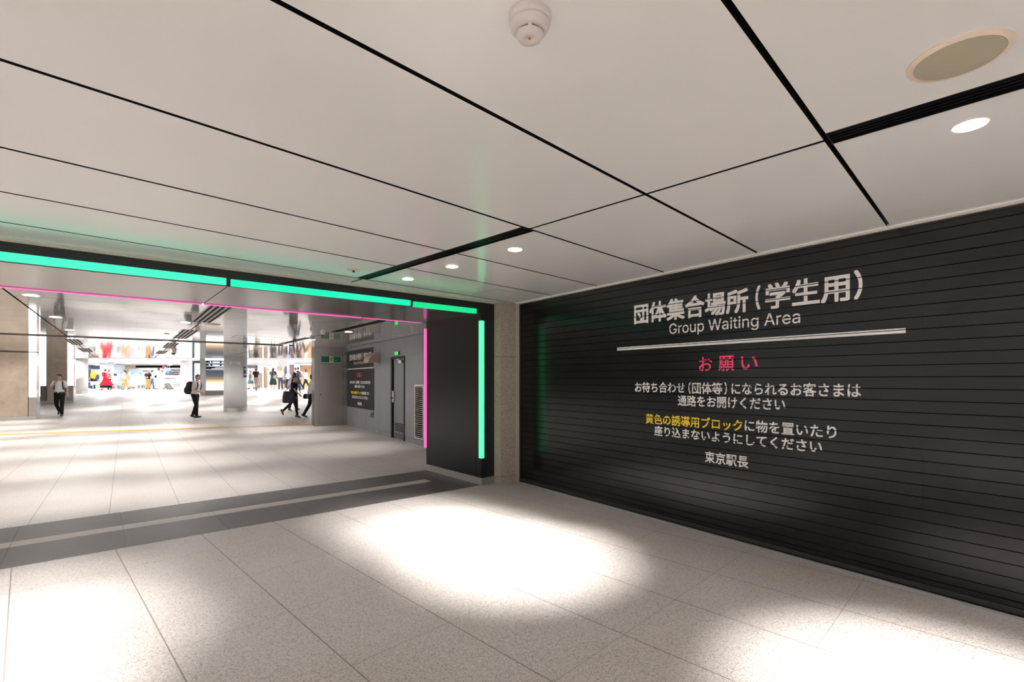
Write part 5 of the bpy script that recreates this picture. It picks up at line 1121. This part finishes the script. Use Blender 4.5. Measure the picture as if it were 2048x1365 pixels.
slab('wall_block', 'taupe wall block above the wooden door', 'panel', 604, 624, 719.5, 725.8, 39.0, 0.4, mat('taupe_light', (0.42, 0.37, 0.32), 0.5))
slab('wall_block', 'pale beige wall right of the wooden door', 'panel', 623.8, 632, 719, 781, 38.9, 0.4, mat('pale_beige', (0.60, 0.54, 0.47), 0.5))
#@@PEOPLE
# ------------------------------------------------------------------ people
SKIN = mat('skin', (0.56, 0.32, 0.215), 0.5)
LIP = mat('lips', (0.42, 0.15, 0.12), 0.5)
EYE = mat('eyes', (0.02, 0.015, 0.012), 0.3)
def cloth(n, c): return mat('cloth_' + n, c, 0.8, 0, 0.2)
HAIR_BLK = mat('hair_black', (0.012, 0.009, 0.008), 0.45)
HAIR_BRN = mat('hair_brown', (0.11, 0.035, 0.02), 0.45)
HAIR_GRY = mat('hair_grey', (0.075, 0.07, 0.065), 0.5)

def person(label, loc, face, h=1.7, legs=((0.35, 0.1), (-0.3, 0.35)), arms=((0.2, 0.1, 0.3), (-0.2, 0.1, 0.3)), lean=0.03, turn=0.0,
           top=None, top_len=0.93, sleeve=0.45, bottom=None, kind='trousers', hem=0.2, hem_r=0.22, hair=HAIR_BLK, hstyle='short',
           shoes=None, heels=False, build=1.0, vox=0.013, hold=None):
    """face = world direction the person faces (dx, dy); legs = (hip, knee) for right, left; arms = (forward, outward, elbow) for right, left.
       Built facing +Y at height 1.7 and scaled."""
    o = thing('person', label, 'person', loc, math.atan2(-face[0], face[1]))
    k = h / 1.70
    S = lambda v: Vector(v) * k
    piv = Vector((0, 0, 0.92))
    Rl = Matrix.Rotation(-lean, 3, 'X')
    def up(p): return Rl @ (Vector(p) - piv) + piv
    # legs
    J = {}
    for side, sg in (('r', 1), ('l', -1)):
        a, b = legs[0] if sg > 0 else legs[1]
        hip = Vector((0.088 * sg, 0, 0.90)); kn = hip + 0.42 * Vector((0.012 * sg, math.sin(a), -math.cos(a)))
        an = kn + 0.405 * Vector((0, math.sin(a - b), -math.cos(a - b)))
        pitch = max(-0.9, min(0.35, (a - b) * 0.9))
        if heels: pitch -= 0.45
        f = Vector((0.08 * sg, math.cos(pitch), math.sin(pitch))).normalized(); dn = Vector((0, math.sin(pitch), -math.cos(pitch)))
        J[side] = (hip, kn, an, f, dn)
    low = min(min((an + dn * 0.075 - f * 0.05).z, (an + dn * 0.075 + f * 0.17).z) for _, _, an, f, dn in J.values())
    sh = Vector((0, 0, -low))
    def P(p): return S(Vector(p) + sh)
    def U(p): return S(up(p) + sh)
    AX = S((1, 0, 0)); AY = Rl @ S((0, 1, 0))
    bw = build
    body = MB()
    def ring(m, z, rx, ry, y=0.0): return (U((0, y, z)), AX * rx * bw, AY * ry * bw)
    # torso + neck + head (body)
    body.loft([ring(body, 0.84, .10, .075), ring(body, 0.92, .15, .10), ring(body, 1.06, .128, .088), ring(body, 1.25, .150, .105), ring(body, 1.36, .150, .09), ring(body, 1.42, .09, .065), ring(body, 1.46, .05, .052), ring(body, 1.53, .048, .052)], 18)
    hd = Vector((0, 0.018, 1.585))
    Rt = Matrix.Rotation(turn, 3, 'Z')
    def Hh(p): return U(hd + Rt @ Vector(p))
    rot = (Rl @ Rt)
    body.ball(Hh((0, 0, 0.015)), S((0.074, 0.092, 0.100)), rot); body.ball(Hh((0, 0.028, -0.045)), S((0.058, 0.062, 0.068)), rot)
    body.ball(Hh((0, 0.094, -0.012)), S((0.013, 0.018, 0.022)), rot, seg=10)
    for sg in (1, -1): body.ball(Hh((0.076 * sg, -0.005, 0.0)), S((0.012, 0.02, 0.03)), rot, seg=10)
    # legs and feet (body)
    for hip, kn, an, f, dn in J.values():
        body.tube(P(hip), P(kn), .080 * k * bw, .052 * k, 14, flat=False); body.tube(P(kn), P(an), .052 * k, .036 * k, 14, flat=False)
        body.tube(P(an + dn * .03 - f * .02), P(an + dn * .052 + f * .12), .030 * k, .016 * k, 10, flat=False)
    # arms
    A = {}
    for side, sg in (('r', 1), ('l', -1)):
        fw, ou, el = arms[0] if sg > 0 else arms[1]
        s0 = up((0.168 * sg * bw, 0, 1.385))
        d1 = Vector((math.sin(ou) * sg, math.sin(fw) * math.cos(ou), -math.cos(fw) * math.cos(ou)))
        e0 = s0 + 0.285 * d1
        g = fw + el
        inw = -0.45 * el if el > 1.0 else 0.0
        d2 = Vector((math.sin(ou) * sg * 0.6 + inw * sg * 0.9, math.sin(g), -math.cos(g))).normalized()
        w0 = e0 + 0.245 * d2
        A[side] = (s0, e0, w0, d1, d2)
        body.tube(P(s0), P(e0), .046 * k * bw, .037 * k, 12, flat=False); body.tube(P(e0), P(w0), .037 * k, .026 * k, 12, flat=False)
        # hand: palm, four fingers, thumb
        lat = Vector((1, 0, 0)) - d2 * d2.x
        fwd = lat.normalized().cross(d2) * (1 if True else -1)
        lat = d2.cross(Vector((1, 0, 0))).normalized()          # palm faces inward, width runs fore-aft
        pc = w0 + d2 * 0.05
        body.tube(P(w0), P(w0 + d2 * .07), .026 * k, .030 * k, 10, flat=False)
        for q, (of, ln) in enumerate(((-.027, .062), (-.009, .072), (.009, .068), (.027, .054))):
            b0 = w0 + d2 * .085 + lat * of; curl = Vector((-sg * .35, 0, 0))
            m0 = b0 + (d2 + curl * .3).normalized() * ln * .5; t0 = m0 + (d2 + curl).normalized() * ln * .5
            body.tube(P(b0 - d2 * .02), P(m0), .0095 * k, .009 * k, 8, flat=False); body.tube(P(m0), P(t0), .009 * k, .008 * k, 8, flat=False)
        tb = w0 + d2 * .03 + lat * -.026; body.tube(P(tb), P(tb + (d2 * .75 - lat * .6).normalized() * .055), .011 * k, .009 * k, 8, flat=False)
    body.build('body', SKIN, o, remesh=vox, sm=3)
    # face details
    for sg in (1, -1):
        MB().ball(Hh((0.030 * sg, 0.086, 0.012)), S((0.014, 0.012, 0.008)), rot, seg=8).build('eye', EYE, o, smooth=True)
    MB().ball(Hh((0, 0.087, -0.052)), S((0.022, 0.010, 0.007)), rot, seg=8).build('mouth', LIP, o, smooth=True)
    # hair
    hm = MB()
    hm.ball(Hh((0, -0.014, 0.040)), S((0.086, 0.098, 0.092)), rot)
    hm.ball(Hh((0, -0.040, 0.0)), S((0.080, 0.070, 0.085)), rot)
    if hstyle == 'bob': hm.ball(Hh((0, -0.035, -0.045)), S((0.098, 0.075, 0.105)), rot)
    if hstyle == 'long':
        hm.ball(Hh((0, -0.035, -0.04)), S((0.096, 0.075, 0.11)), rot)
        hm.loft([(Hh((0, -0.055, 0.0)), AX * .085, AY * .05), (Hh((0, -0.085, -0.16)), AX * .10, AY * .05), (Hh((0, -0.10, -0.34)), AX * .085, AY * .04), (Hh((0, -0.10, -0.40)), AX * .05, AY * .02)], 14)
    if hstyle == 'bun': hm.ball(Hh((0, -0.12, 0.03)), S((0.05, 0.05, 0.05)), rot)
    if hstyle == 'pony': hm.loft([(Hh((0, -0.09, 0.04)), AX * .03, AY * .03), (Hh((0, -0.15, -0.08)), AX * .04, AY * .035), (Hh((0, -0.13, -0.22)), AX * .02, AY * .02)], 10)
    # carve the face free: keep only what lies behind or above the brow
    bm = hm.bm
    inv = rot.inverted(); base = Hh((0, 0, 0))
    for v in bm.verts:
        q = inv @ (v.co - base) / k
        if q.z < 0.055 and q.y > 0.028: v.co = base + rot @ (Vector((q.x * .8, 0.020, q.z)) * k)
    hm.build('hair', hair, o, remesh=vox, sm=3)
    # clothing: top
    tm = MB(); e = 0.016
    tb_ = top_len
    rr = lambda z, rx, ry: (U((0, 0, z)), AX * (rx * bw + e), AY * (ry * bw + e))
    lv = [(0.84, .152, .108), (0.93, .158, .108), (1.06, .138, .098), (1.25, .155, .110), (1.36, .155, .095), (1.405, .125, .078), (1.435, .07, .062)]
    rings = [rr(tb_, .156, .108)] + [rr(*q) for q in lv if q[0] > tb_ + .02]
    tm.loft(rings, 20)
    if sleeve > 0:
        for sg, (s0, e0, w0, d1, d2) in ((1, A['r']), (-1, A['l'])):
            s_in = s0 - Vector((0.05 * sg, 0, -0.005))
            if sleeve <= 1:
                end = s0 + (e0 - s0) * sleeve * 1.35 if sleeve < .74 else e0
                tm.tube(P(s_in), P(s0), .062 * k * bw, .062 * k * bw, 12, flat=False); tm.tube(P(s0), P(end), .062 * k * bw, .060 * k * bw, 12)
            else:
                tm.tube(P(s_in), P(s0), .062 * k * bw, .060 * k * bw, 12, flat=False); tm.tube(P(s0), P(e0), .060 * k * bw, .050 * k, 12, flat=False)
                tm.tube(P(e0), P(e0 + (w0 - e0) * .95), .050 * k, .040 * k, 12)
    tm.build('top', top, o, remesh=vox, sm=4)
    # clothing: bottom
    bm_ = MB()
    if kind in ('trousers', 'wide', 'slim'):
        w = {'trousers': 1.0, 'wide': 1.5, 'slim': .86}[kind]
        pr = lambda z, rx, ry: (P((0, 0, z)), AX * rx * bw, AY.normalized() * ry * k * bw)
        bm_.loft([(P((0, 0, .82)), S((1, 0, 0)) * .105 * bw, S((0, 1, 0)) * .095), (P((0, 0, .92)), S((1, 0, 0)) * .166 * bw, S((0, 1, 0)) * .116), (P((0, 0, 1.0)), S((1, 0, 0)) * .152 * bw, S((0, 1, 0)) * .106)], 18)
        for hip, kn, an, f, dn in J.values():
            hem_p = kn + (an - kn) * (1.03 if kind != 'wide' else .94)
            bm_.tube(P(hip), P(kn), .096 * k * bw, .068 * k * w, 14, flat=False); bm_.tube(P(kn), P(hem_p), .068 * k * w, .056 * k * w * (1.15 if kind == 'wide' else 1), 14)
    else:
        mid = (J['r'][1] + J['l'][1]) / 2
        zc = Vector((0, (J['r'][2].y + J['l'][2].y) / 2 * .3, 0))
        sp = abs(J['r'][2].y - J['l'][2].y) * .32
        z0 = hem
        bm_.loft([(P((0, 0, 1.0)), S((1, 0, 0)) * .145 * bw, S((0, 1, 0)) * .105 * bw), (P((0, 0, .9)), S((1, 0, 0)) * .175 * bw, S((0, 1, 0)) * .125 * bw),
                  (P(Vector((0, 0, (0.9 + z0) / 2)) + zc * .5), S((1, 0, 0)) * (.175 + hem_r) / 2 * 1.05, S((0, 1, 0)) * ((.13 + hem_r) / 2 + sp * .5)),
                  (P(Vector((0, 0, z0)) + zc), S((1, 0, 0)) * hem_r, S((0, 1, 0)) * (hem_r * .85 + sp))], 20)
    bm_.build('skirt' if kind == 'skirt' else 'trousers', bottom, o, remesh=vox, sm=4)
    for hip, kn, an, f, dn in J.values():
        s_ = MB()
        s_.tube(P(an + dn * .052 - f * .045), P(an + dn * .05 + f * .06), .041 * k, .041 * k, 12, flat=False); s_.tube(P(an + dn * .05 + f * .06), P(an + dn * .056 + f * .155), .041 * k, .028 * k, 12, flat=False)
        if not heels: s_.tube(P(an), P(an + dn * .05), .043 * k, .044 * k, 12, flat=False)
        if heels:
            s_.tube(P(an + dn * .05 - f * .045), P(an + dn * .05 - f * .06 + dn * .075), .016 * k, .008 * k, 8)
        s_.build('shoe', shoes or mat('shoe_black', (0.012, 0.012, 0.013), 0.4), o, remesh=min(vox, .011), sm=3)
    o['_k'] = k
    return o, dict(U=U, P=P, H=Hh, A={s: tuple(P(v) for v in A[s][:3]) for s in A}, k=k, Rl=Rl)

def held(name, label, cat, m, o, shape, parts=None):
    """a carried thing: top-level, placed in the carrier's frame"""
    e = thing(name, label, cat, o.location, o.rotation_euler.z)
    return e
def backpack(o, q, label, m, w=.15, hgt=.44, d=.16, y=-.115, z=1.16, strap=None):
    e = thing('backpack', label, 'backpack', o.location, o.rotation_euler.z)
    U, k = q['U'], q['k']
    X = Vector((k, 0, 0)); Y = q['Rl'] @ Vector((0, k, 0))
    yy = y - d / 2
    MB().loft([(U((0, yy, z - hgt / 2)), X * w * .8, Y * d * .42), (U((0, yy - .01, z - hgt / 2 + .04)), X * w, Y * d * .58), (U((0, yy - .01, z)), X * w, Y * d * .58), (U((0, yy, z + hgt / 2 - .06)), X * w * .95, Y * d * .48), (U((0, yy + .02, z + hgt / 2)), X * w * .6, Y * d * .25)], 16).build('bag', m, e, smooth=True)
    MB().loft([(U((0, yy - d * .52, z - hgt * .38)), X * w * .7, Y * .035), (U((0, yy - d * .55, z - hgt * .1)), X * w * .72, Y * .04), (U((0, yy - d * .5, z)), X * w * .6, Y * .02)], 12).build('front_pocket', m, e, smooth=True)
    for sg in (1, -1):
        mb = MB(); pts = [(.10 * sg, y - .02, 1.36), (.11 * sg, -.02, 1.437), (.118 * sg, .075, 1.39), (.13 * sg, .125, 1.28), (.15 * sg, .10, 1.12), (.14 * sg, y, 1.02)]
        for a, b in zip(pts, pts[1:]): mb.tube(U(a), U(b), .022 * k, n=8, flat=False)
        mb.build('strap', strap or m, e, smooth=True)
    return e
def bag_at(o, name, label, cat, c, dims, m, strap_to=None, rotx=0.0, sm_=None):
    """soft bag centred at c (carrier frame), dims = half width, half depth, height"""
    e = thing(name, label, cat, o.location, o.rotation_euler.z)
    a, b, hh = dims; c = Vector(c); Rm = Matrix.Rotation(rotx, 3, 'X')
    f = lambda z, s: (c + Rm @ Vector((0, 0, z)), Rm @ Vector((a * s, 0, 0)), Rm @ Vector((0, b * s, 0)))
    MB().loft([f(-hh / 2, .86), f(-hh / 2 + .03, 1.0), f(0, 1.02), f(hh / 2, .82)], 14).build('bag', m, e, smooth=True)
    if strap_to:
        mb = MB()
        for dy in (-.6, .6): mb.tube(c + Rm @ Vector((0, b * dy, hh / 2 - .02)), Vector(strap_to), .012, n=6, flat=False)
        mb.build('strap', sm_ or m, e, smooth=True)
    return e

BLK = cloth('black', (0.012, 0.013, 0.015)); WHT = cloth('white', (0.80, 0.81, 0.83)); NVY = cloth('navy', (0.010, 0.012, 0.022)); GRY = cloth('grey', (0.30, 0.30, 0.30))
BLK2 = mat('bag_black', (0.016, 0.017, 0.02), 0.6)
V1 = 0.0105
# 1 man at left, hand raised to his mouth
m1, q1 = person('man in white shirt and black trousers raising his hand to his mouth, left', (-18.73, 20.18, 0), (0.45, -0.9), 1.72,
    legs=((0.05, 0.9), (0.12, 0.08)), arms=((0.72, 0.14, 2.05), (0.05, 0.28, 0.25)), lean=0.02, turn=-0.1, top=WHT, top_len=0.95, sleeve=0.6, bottom=BLK, kind='trousers', vox=V1)
backpack(m1, q1, 'black backpack on the man raising his hand', BLK2, w=.155)
o = empty('belt'); o.parent = m1
MB().loft([(q1['U']((0, 0, .955)), Vector((.173, 0, 0)), Vector((0, .125, 0))), (q1['U']((0, 0, .99)), Vector((.174, 0, 0)), Vector((0, .126, 0)))], 24).build('strap', mat('belt_brown', (0.05, 0.03, 0.025), 0.4), o)
MB().span(-.025, .025, .126, .140, q1['U']((0, 0, .95)).z, q1['U']((0, 0, .99)).z).build('buckle', M_alu, o)
# 2 man in profile walking right
m2, q2 = person('man in grey-white shirt seen from the side, walking right', (-12.51, 19.24, 0), (1.0, 0.12), 1.70,
    legs=((0.22, 0.55), (0.02, 0.02)), arms=((0.15, 0.08, 0.9), (-0.2, 0.1, 0.2)), lean=0.14, turn=-0.1, top=cloth('offwhite', (0.62, 0.60, 0.58)), top_len=0.93, sleeve=0.62, bottom=BLK, hair=HAIR_GRY, build=1.12, vox=V1)
backpack(m2, q2, 'black backpack on the man walking right', BLK2, w=.17, hgt=.50, d=.22, y=-.13, z=1.14)
# 3 woman in black walking right with a tote
m3, q3 = person('woman in navy top, black trousers and heels, striding right', (-8.61, 19.24, 0), (1.0, -0.05), 1.63,
    legs=((0.30, 0.12), (-0.50, 0.35)), arms=((0.45, 0.12, 0.35), (-0.25, 0.15, 0.3)), lean=0.05, turn=-0.25, top=NVY, top_len=0.9, sleeve=0.55, bottom=BLK, kind='slim', hstyle='pony', heels=True, vox=V1)
bag_at(m3, 'tote_bag', 'large black tote bag on the shoulder of the striding woman', 'bag', (0.30, -0.05, 0.86 * q3['k']), (0.09, 0.25, 0.46), BLK2, strap_to=q3['A']['r'][0] + Vector((0.02, 0, 0.05)))
# 4 man in blue shirt seen from behind
m4, q4 = person('man in blue shirt seen from behind, grey pack on his back', (-10.25, 22.85, ramp(22.85)), (0.25, 1.0), 1.76,
    legs=((0.2, 0.1), (-0.1, 0.15)), arms=((0.05, 0.14, 0.2), (0.1, 0.14, 0.2)), lean=0.12, top=cloth('blue', (0.10, 0.17, 0.34)), top_len=0.92, sleeve=1.2, bottom=BLK, build=1.12, vox=.012)
backpack(m4, q4, 'grey backpack on the man in blue shirt', mat('bag_grey', (0.42, 0.40, 0.44), 0.7), w=.16, z=1.15)
# 5 person at the edge of the steel panel
m5, q5 = person('person in white sleeve half hidden by the steel panel', (-7.93, 19.3, 0), (0.9, 0.45), 1.70,
    legs=((0.3, 0.1), (-0.2, 0.3)), arms=((0.0, 0.1, 0.3), (-0.35, 0.12, 0.15)), top=WHT, top_len=0.92, sleeve=1.2, bottom=BLK, vox=.012)
bag_at(m5, 'handbag', 'small black handbag by the person half hidden by the steel panel', 'bag', (-0.27, -0.17, 0.84), (0.05, 0.13, 0.20), BLK2, strap_to=q5['A']['l'][2])
# far people on the shop level
Z = SHOP_Z
VF = .016
person('person in yellow shirt standing behind the white table', (sx(187, 43.6), 43.6, Z), (0.05, -1), 1.68, legs=((0, 0), (0, 0)), arms=((0.1, 0.12, 0.5), (0.1, 0.12, 0.5)),
       top=cloth('yellow', (0.85, 0.62, 0.02)), sleeve=0.6, bottom=NVY, vox=VF)
mr, qr = person('woman in bright red dress and red boots walking left', (sx(212, 36.5), 36.5, Z), (-1, -0.05), 1.64, legs=((-0.45, 0.5), (0.35, 0.1)), arms=((0.1, 0.1, 0.3), (-0.1, 0.1, 0.3)),
       lean=0.12, top=cloth('red', (0.78, 0.01, 0.035)), top_len=0.88, sleeve=1.0, bottom=cloth('red', (0.78, 0.01, 0.035)), kind='skirt', hem=0.42, hem_r=0.34, shoes=cloth('redshoe', (0.72, 0.02, 0.04)), build=1.25, vox=VF)
o = empty('underskirt'); o.parent = mr
MB().loft([(qr['P']((0, 0, .50)), Vector((.27, 0, 0)), Vector((0, .34, 0))), (qr['P']((0, 0, .24)), Vector((.30, 0, 0)), Vector((0, .42, 0)))], 20).build('cloth', BLK, o, smooth=True)
backpack(mr, qr, 'brown patterned backpack on the woman in red', stone('bag_pattern', (0.42, 0.28, 0.25, 1), (0.14, 0.09, 0.08, 1), 0.7, 40), w=.16, d=.2, y=-.15)
mb_, qb = person('person in white behind the woman in red', (sx(217.5, 37.6), 37.6, Z), (-1, 0.1), 1.60, top=WHT, sleeve=0.6, bottom=BLK, hstyle='bob', hair=HAIR_BRN, legs=((0.2, 0.1), (-0.25, 0.3)), vox=VF)
m9, q9 = person('woman in pale top and ochre trousers walking left', (sx(250, 39), 39, Z), (-1, -0.1), 1.60, legs=((0.28, 0.1), (-0.36, 0.22)), arms=((0.5, 0.1, 0.9), (0.2, 0.1, 0.8)),
       top=cloth('palegrey', (0.62, 0.66, 0.72)), sleeve=0.7, bottom=cloth('ochre', (0.45, 0.22, 0.035)), kind='slim', hstyle='pony', hair=HAIR_BLK, vox=VF)
bag_at(m9, 'shoulder_bag', 'salmon pink shoulder bag on the woman in ochre trousers', 'bag', (-0.12, -0.22, 0.98), (0.14, 0.19, 0.34), cloth('salmon', (0.72, 0.30, 0.22)), strap_to=q9['A']['l'][0] + Vector((0, 0, .05)))
m10, q10 = person('woman in navy top with red lanyard and wide tan trousers', (sx(296, 41), 41, Z), (0.35, -1), 1.56, legs=((0.03, 0), (-0.03, 0)), arms=((0.0, 0.16, 0.1), (0.1, 0.16, 0.3)),
       top=NVY, sleeve=0.5, bottom=cloth('tan', (0.50, 0.25, 0.09)), kind='wide', hair=HAIR_BRN, hstyle='bob', build=1.15, vox=VF)
o = empty('lanyard'); o.parent = m10
mb = MB()
for sg in (1, -1): mb.tube(q10['U']((.07 * sg, .08, 1.40)), q10['U']((0, .15, 1.12)), .014)
mb.build('ribbon', cloth('lanyard', (0.6, 0.02, 0.06)), o); MB().span(-.05, .05, .15, .16, q10['U']((0, 0, 1.02)).z, q10['U']((0, 0, 1.12)).z).build('card', M_white, o)
person('person in white shirt and jeans behind the woman in tan trousers', (sx(304, 42.4), 42.4, Z), (0.8, 0.6), 1.62, legs=((0.2, 0.1), (-0.2, 0.2)), top=WHT, sleeve=0.7, bottom=cloth('denim', (0.04, 0.12, 0.28)), vox=VF)
m12, q12 = person('man in pale clothes pulling the suitcase, stepping left', (sx(318.5, 39.3), 39.3, Z), (-1, -0.15), 1.75, legs=((0.22, 0.05), (-0.5, 0.15)), arms=((0.5, 0.1, 1.2), (-0.5, 0.12, 0.1)),
       lean=0.06, top=cloth('paleblue', (0.66, 0.68, 0.76)), top_len=.9, sleeve=0.6, bottom=cloth('stone', (0.50, 0.50, 0.47)), hair=HAIR_GRY, build=1.1, vox=VF)
bag_at(m12, 'waist_bag', 'dark sling bag across the man pulling the suitcase', 'bag', (-0.10, 0.22, 1.04), (0.10, 0.06, 0.16), NVY, strap_to=q12['U']((.12, -.1, 1.40)))
Y = 39.6; cx_ = sx(342, Y)
o = thing('suitcase', 'dark olive suitcase tilted on its wheels behind the man in pale clothes', 'suitcase', (cx_, Y, Z))
tl_ = Matrix.Rotation(R(-38), 4, 'Y')
def tb(mb):
    bmesh.ops.transform(mb.bm, matrix=Matrix.Translation((0.10, 0, 0.06)) @ tl_, verts=mb.bm.verts[:]); return mb
case_m = mat('suitcase_olive', (0.10, 0.10, 0.075), 0.5)
tb(MB().span(-0.28, 0.0, -0.2, 0.2, 0.03, 0.60)).build('shell', case_m, o, bevel=0.03)
tb(MB().span(-0.283, -0.277, -0.12, 0.12, 0.30, 0.5)).build('pocket', mat('suitcase_light', (0.35, 0.35, 0.30), 0.5), o)
for y in (-.15, .15): tb(MB().tube((-0.02, y - .03, 0.0), (-0.02, y + .03, 0.0), 0.04)).build('wheel', BLK2, o)
mb = MB()
for y in (-.08, .08): mb.tube((-0.06, y, 0.60), (-0.06, y, 1.02), 0.012)
mb.tube((-0.06, -.09, 1.02), (-0.06, .09, 1.02), 0.016)
tb(mb).build('pull_handle', M_alu, o)
person('person with reddish hair in white, half hidden behind the side-view man', (sx(388, 40), 40, Z), (0.2, -1), 1.66, legs=((0, 0), (0, 0)), top=WHT, sleeve=0.6, bottom=cloth('palegrey', (0.62, 0.66, 0.72)), hair=HAIR_BRN, hstyle='bob', vox=VF)
person('woman in sleeveless green dress left of the grey-trouser woman', (sx(501, 41.5), 41.5, Z), (-0.5, -0.8), 1.56, legs=((0.15, 0.1), (-0.2, 0.3)), top=cloth('teal', (0.07, 0.16, 0.15)), sleeve=0.0, bottom=cloth('teal', (0.07, 0.16, 0.15)), kind='skirt', hem=0.5, hem_r=0.22, hair=HAIR_BRN, hstyle='bun', shoes=NVY, vox=VF)
m15, q15 = person('woman in black top and wide grey-brown trousers, hair reddish', (sx(512, 33.8), 33.8, ramp(33.8)), (-0.85, 0.45), 1.65, legs=((0.15, 0.05), (-0.35, 0.75)), arms=((-0.2, 0.1, 0.3), (0.3, 0.1, 0.2)),
       top=BLK, top_len=1.0, sleeve=0.45, bottom=cloth('greybrown', (0.20, 0.17, 0.145)), kind='wide', hair=HAIR_BRN, hstyle='bob', shoes=cloth('beigeshoe', (0.4, 0.3, 0.22)), vox=VF)
m16, q16 = person('woman with long black hair and dark green skirt seen from behind', (sx(546, 36.2), 36.2, Z), (-0.3, 1), 1.66, legs=((0.05, 0), (-0.05, 0.05)), arms=((0.1, 0.25, 0.2), (0.3, 0.2, 0.6)),
       top=cloth('darkgreen', (0.035, 0.05, 0.045)), sleeve=0.5, bottom=cloth('greenskirt', (0.012, 0.03, 0.018)), kind='skirt', hem=0.42, hem_r=0.27, hstyle='long', shoes=cloth('paleshoe', (0.6, 0.58, 0.52)), vox=VF)
bag_at(m16, 'shoulder_bag', 'taupe shoulder bag of the woman in the dark green skirt', 'bag', (0.20, -0.16, 1.0), (0.17, 0.08, 0.26), cloth('taupe', (0.25, 0.20, 0.19)), strap_to=q16['A']['l'][0] + Vector((.1, -.05, .06)))
m17, q17 = person('man in white shirt and dark trousers facing the camera', (sx(561, 39.4), 39.4, Z), (0.05, -1), 1.74, legs=((0.08, 0.05), (-0.05, 0.1)), arms=((0.05, 0.12, 0.15), (0.05, 0.12, 0.2)), top=WHT, top_len=.95, sleeve=0.6, bottom=cloth('darkblue', (0.03, 0.045, 0.08)), hair=HAIR_GRY, vox=VF)
bag_at(m17, 'briefcase', 'black briefcase in the hand of the white-shirted man', 'bag', (-0.30, 0.06, 0.62), (0.05, 0.17, 0.30), BLK2, strap_to=(-0.28, 0.05, 0.80))
person('person in pale blue with small pack behind the blue-shirted man', (sx(576.5, 39.8), 39.8, Z), (0.2, -1), 1.50, legs=((0.1, 0.1), (-0.1, 0.1)), top=cloth('lightblue', (0.5, 0.62, 0.78)), sleeve=0.7, bottom=NVY, vox=VF)
m19, q19 = person('person in cream shirt with black pack, walking left', (sx(591, 36.8), 36.8, Z), (-0.8, -0.3), 1.72, legs=((0.25, 0.1), (-0.3, 0.2)), top=cloth('cream', (0.70, 0.66, 0.56)), sleeve=0.7, bottom=BLK, vox=VF)
backpack(m19, q19, 'black backpack on the person in cream shirt', BLK2, w=.15)
m20, q20 = person('tall person in dark blue with grey pack, walking left', (sx(596.5, 37.6), 37.6, Z), (-0.9, -0.1), 1.78, legs=((0.2, 0.1), (-0.42, 0.15)), top=NVY, sleeve=1.2, bottom=BLK, vox=VF)
backpack(m20, q20, 'grey backpack on the tall person in dark blue', mat('bag_grey2', (0.20, 0.19, 0.21), 0.7), w=.16, d=.2)
m21, q21 = person('woman in white T-shirt and black trousers walking left by the wooden door', (sx(611.5, 36.6), 36.6, Z), (-1, -0.05), 1.64, legs=((0.42, 0.22), (-0.45, 0.12)), arms=((0.25, 0.1, 1.0), (0.1, 0.1, 0.9)), top=cloth('tee', (0.66, 0.67, 0.68)), top_len=.86, sleeve=0.7, bottom=BLK, hstyle='bob', shoes=cloth('oliveshoe', (0.3, 0.3, 0.22)), build=1.1, vox=VF)
